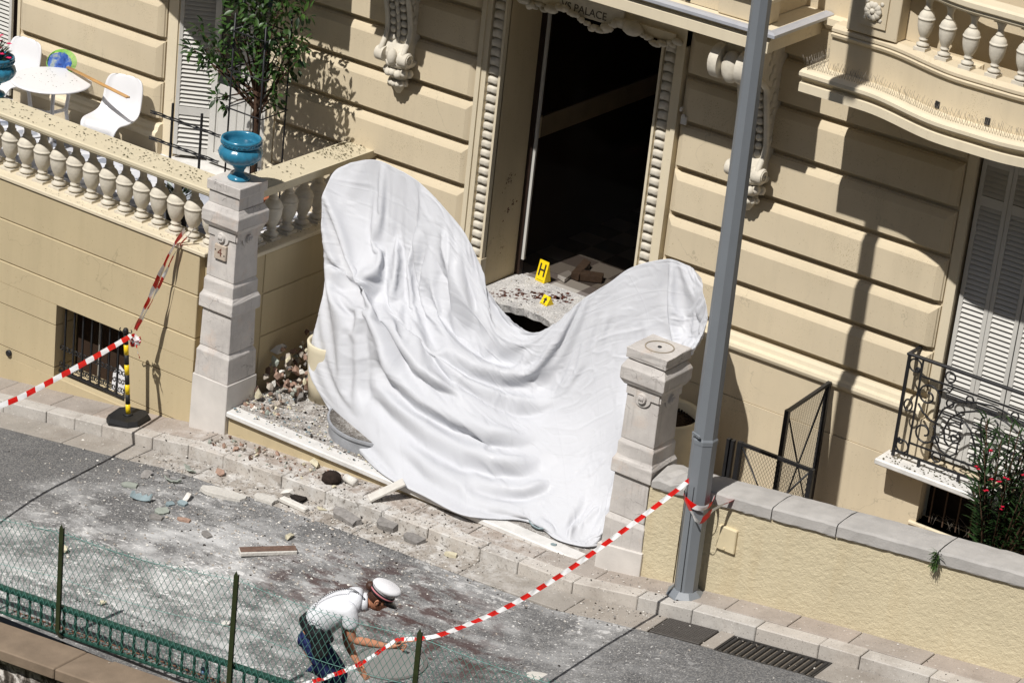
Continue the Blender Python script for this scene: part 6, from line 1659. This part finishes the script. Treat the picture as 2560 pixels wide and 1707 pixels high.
def lay(name, label, px, me_, rz, rx=0.0, ry=0.0, dz=.003, cat='debris'):
    x, y, z = on_ground(*px); return tag(link(name, me_, None, (x, y, z+dz), (rx, ry, rz)), label, cat)
piece('stone_chunk', 'squarish grey stone chunk on the road left of the kerb rubble', z7(895, 305), D_GREY, .075, 1.0, seed=1)
piece('stone_chunk', 'small grey brown stone near the pale green shards', z7(1015, 305), D_GREY, .055, .9, seed=2)
lay('pottery_shard', 'pale green curved shard lying on edge below the kerb', z7(1055, 345), shard(.12, 1.6, .05, .012, D_MINT), R(200), R(-40))
lay('pottery_shard', 'round pale green potsherd in the white powder patch', z7(795, 362), slab(.16, .10, .02, D_MINT, 3), .4)
lay('pottery_shard', 'bright blue curved potsherd on the road', z7(860, 455), shard(.15, 1.5, .08, .013, D_BLUE), R(20), R(-55))
lay('pottery_shard', 'greenish broken shell shaped shard beside the kerb', z7(1170, 275), shard(.12, 1.3, .07, .012, D_MINT), R(160), R(-60))
piece('brick_fragment', 'pinkish brick fragment against the kerb', z7(1350, 295), D_BRICK, .085, .8, seed=4)
piece('plaster_block', 'light grey square plaster block on the road', z7(1150, 445), D_WHITE, .085, .8, seed=5)
lay('plaster_slab', 'long flat pale plaster slab lying on the road', z7(1360, 420), slab(.50, .16, .035, D_WHITE, 6), R(15))
lay('plaster_slab', 'thin white plaster slab next to the black lump', z7(1620, 448), slab(.26, .14, .03, D_WHITE, 7), R(5))
piece('charred_lump', 'black charred lump with white plaster on the road by the kerb', z7(1830, 455), D_DARK, .12, .7, seed=8)
piece('plaster_block', 'white plaster corner leaning on the black lump', z7(1755, 430), D_WHITE, .09, 1.0, seed=9)
lay('plaster_moulding', 'straight length of white moulding below the black lump', z7(1800, 490), MB().cbox(-.16, .16, -.035, .035, 0, .05, .012).mesh('moulding', D_WHITE), R(-2))
piece('plaster_block', 'small cream block on the road beside the kerb', z7(1975, 508), D_CREAM, .065, .6, seed=10)
lay('stone_slab', 'long grey stone slab fragment lying along the kerb', z7(2115, 565), slab(.36, .14, .06, D_GREY, 11), R(-12), .15)
lay('stone_slab', 'chunky grey slab piece against the kerb below the sheet', z5(485, 1425), slab(.22, .15, .07, D_GREY, 12), R(10), .2)
lay('stone_slab', 'flat grey slab piece on the gutter below the sheet', z5(600, 1482), slab(.22, .14, .04, D_GREY, 13), R(-5), .1)
piece('stone_chunk', 'pale rounded stone beside the flat grey slab in the gutter', z5(668, 1478), D_STONE, .05, .8, seed=14)
b = MB().blob((0, 0, 0), 1.0, 20, fn=lambda p: p*(1+.07*math.sin(14*math.atan2(p.y, p.x)+6*p.z))).mesh('ball', dmat('brown_fibre', srgb(58, 48, 42), .3))
piece('fibre_ball', 'dark brown round fibrous ball on the pavement', z7(2030, 335), D_DARK, .095, .8, seed=15, mesh=b, cat='ball')
lay('plaster_cylinder', 'short white plaster cylinder beside the brown ball', z7(2115, 332), MB().lathe([(0, 0), (.04, 0), (.04, .14), (0, .14)], n=16).xform(Matrix.Rotation(R(90), 4, 'Y')).mesh('cyl', D_WHITE), R(-10), 0, 0, .04)
piece('stone_chunk', 'cream stone lump on the pavement under the marble step edge', z7(1935, 235), D_CREAM, .09, .7, seed=16)
piece('plaster_block', 'tiny cream block just below the brown ball', z7(2045, 372), D_CREAM, .035, .8, seed=17)
bd = on_ground(*z5(400, 1300)); b2v = Vector(at(*z5(560, 1215), 2, -1.05)); b1v = Vector((bd[0], bd[1], bd[2]+.02)); mdv = (b1v+b2v)/2; dv = (b2v-b1v)
brd = MB().cbox(-dv.length/2, dv.length/2, -.06, .06, -.012, .012, .004).build('wood_board', simple('white_board', srgb(206, 202, 194), .8, .2, .12, 12, .2)); brd.location = mdv; brd.rotation_euler = (0, -math.asin(dv.z/dv.length), math.atan2(dv.y, dv.x)); tag(brd, 'whitewashed board leaning from the pavement onto the step under the sheet', 'board')
lay('wood_plank', 'brown topped plank with white edges lying on the road', z7(1640, 775), MB().cbox(-.26, .26, -.055, .055, 0, .045, .008).box(-.255, .255, -.048, .048, .0451, .047, 1).mesh('plank', [D_WHITE, D_BROWN]), R(50), 0, 0, .004, 'plank')
piece('plaster_block', 'cream rectangular block beyond the brown plank', z7(1770, 682), D_CREAM, .075, .6, seed=18)
piece('stone_chunk', 'pale stone beside the first fence post', z7(1385/1.0-1000, 765), D_CREAM, .075, .9, seed=19)
piece('plaster_lump', 'small white plaster lump near the second fence post', z7(1378, 1212), D_WHITE, .06, .6, seed=20)
piece('stone_chunk', 'small cream stone near the green rail', z7(630, 1088), D_CREAM, .05, .8, seed=21)
lay('pottery_shard', 'heap piece of mint green tile on the road', z7(990, 525), slab(.13, .10, .03, D_MINT, 22), .9, .25)
lay('pottery_shard', 'small light blue potsherd beside the plaster block', z7(1115, 475), slab(.10, .08, .025, D_BLUE, 23), .2, .2)
lay('pottery_shard', 'small light blue potsherd between the green tiles', z7(1038, 478), slab(.09, .06, .02, D_BLUE, 24), 1.2, .2)
lay('plaster_slab', 'flat grey tile on the road near the green tiles', z7(955, 560), slab(.14, .09, .02, D_GREY, 25), .3)
lay('plaster_slab', 'flat grey chip in the middle of the road', z7(1265, 665), slab(.13, .08, .02, D_GREY, 26), -.4)
lay('pottery_shard', 'terracotta pink tile fragment on the road', z7(1125, 575), slab(.13, .06, .02, D_BRICK, 27), .3)
lay('paper_sheet', 'white papers on the road at the bottom edge behind the fence', (1345, 1690), slab(.22, .15, .004, D_WHITE, 28), .5)
lay('paper_sheet', 'cream paper scrap on the road at the bottom edge', (1262, 1718), slab(.12, .08, .004, D_CREAM, 29), .2)
lay('plaster_slab', 'cream chip on the gutter below the bare-topped pillar', z5(770, 1550), slab(.12, .07, .03, D_CREAM, 30), .3)
lay('pottery_shard', 'light blue chip on the marble step edge', (1384, 1362), slab(.06, .04, .01, D_BLUE, 31), .3)
lay('pottery_shard', 'curved turquoise potsherd peeping from under the sheet', (1348, 1325), shard(.14, 1.8, .06, .012, D_BLUE), R(200), R(-50))
lay('curved_fragment', 'curved pale pot fragment against the terrace side wall', z4(1895, 690), shard(.22, 1.5, .30, .02, D_STONE), R(60), R(-20), 0, .5)
# heap of masonry beside the numbered pillar
kinds = [D_STONE, D_STONE, D_GREY, D_BRICK, D_WHITE, D_BRICK, D_STONE, D_MINT, D_STONE, D_BRICK, D_BROWN, D_BRICK, D_CREAM]
rg = random.Random(40)
for i in range(230):
    u, v = rg.random(), rg.random(); x = .04+.50*u*(1-.2*v); y = -2.05+1.45*v**1.3
    hgt = max(0, .46*(1-((x-.10)/.42)**2))*float(smoothstep(-2.1, -1.25, y)); zz_ = -1.13+hgt*rg.uniform(.35, 1.0); s = rg.uniform(.02, .06) if i > 60 else rg.uniform(.05, .10); m = rg.choice(kinds)
    if hgt < .08: s *= .55
    o = link('masonry_chunk', chunk_mesh('r'+m.name, i % 6, m, (1, .75, .6)), None, (x, y, zz_), (rg.random()*6, rg.random()*6, rg.random()*6), (s, s, s)); tag(o, 'broken masonry chunk in the rubble heap between the numbered pillar and the planter', 'rubble', 'rubble heap at the entrance')
for i in range(90):
    q = on_ground(rg.uniform(535, 900), 0) if False else None
    x = rg.uniform(.1, 1.5); y = rg.uniform(-2.6, -2.3) ; s = rg.uniform(.012, .035)*(1.4 if x < .9 else .8); m = rg.choice(kinds)
    o = link('masonry_chip', chunk_mesh('r'+m.name, i % 6, m, (1, .75, .6)), None, (x, y, zp(x)+s*.3), (rg.random()*6, rg.random()*6, rg.random()*6), (s, s, s)); tag(o, 'small masonry chip strewn over the pavement below the marble step', 'rubble', 'chips on the pavement')
def chips(label, n, region, size, mats, seed, zfun):
    rg = random.Random(seed)
    for mi, mat in enumerate(mats):
        b = MB()
        for _ in range(n//len(mats)):
            x, y = region(rg)
            if x is None: continue
            s = rg.uniform(*size)*(.5+rg.random()); c = Vector((x, y, zfun(x, y)+s*.25)); a = rg.random()*7
            p = [c+Vector((math.cos(a+k*1.57)*s*rg.uniform(.6, 1), math.sin(a+k*1.57)*s*rg.uniform(.5, 1), rg.uniform(-.2, .2)*s)) for k in range(4)]+[c+Vector((0, 0, s*rg.uniform(.3, .7)))]
            b.add(p, [(0, 1, 4), (1, 2, 4), (2, 3, 4), (3, 0, 4)])
        tag(b.build('debris_chips', mat), label, None, None, 'stuff')
def reg_road(rg):
    x = rg.gauss(1.9, 1.5); y = rg.uniform(-6.1, -2.7); 
    if rg.random() < .5: y = -2.7-abs(rg.gauss(0, .8))
    return x, max(y, -6.15)
chips('small plaster and stone chips scattered over the road', 2200, reg_road, (.004, .014), [D_WHITE, D_WHITE, D_STONE, D_GREY, D_STONE, D_DARK], 50, gz_)
chips('plaster fragments lying between the kerb and the fence', 520, lambda rg: (rg.gauss(1.7, 1.2), -2.75-abs(rg.gauss(0, 1.1))), (.007, .018), [D_WHITE, D_STONE, D_STONE, D_GREY], 57, gz_)
chips('small chips along the pavement and gutter', 1500, lambda rg: (rg.uniform(-.6, 5.6), rg.uniform(-3.1, -2.28)), (.004, .013), [D_WHITE, D_STONE, D_DARK, D_GREY], 51, lambda x, y: gz_(x, y)+(.006 if y < YK else 0))
chips('crumbs and chips strewn over the forecourt slab', 1500, lambda rg: (rg.uniform(.12, 2.4), rg.uniform(-2.22, -1.2)), (.005, .018), [D_WHITE, D_STONE, D_DARK, D_BLUE, D_CREAM], 52, lambda x, y: -1.128)
chips('crumbs on the stained threshold', 420, lambda rg: (rg.uniform(1.46, 3.1), rg.uniform(-.15, .55)), (.003, .010), [D_WHITE, D_DARK, D_STONE], 53, lambda x, y: -.046)
chips('sparse chips on the right hand road and pavement', 320, lambda rg: (rg.uniform(4.2, 8.6), rg.uniform(-5.5, -2.3)), (.003, .010), [D_WHITE, D_STONE, D_DARK], 54, lambda x, y: gz_(x, y)+(.006 if -3.02 < y < YK else 0))
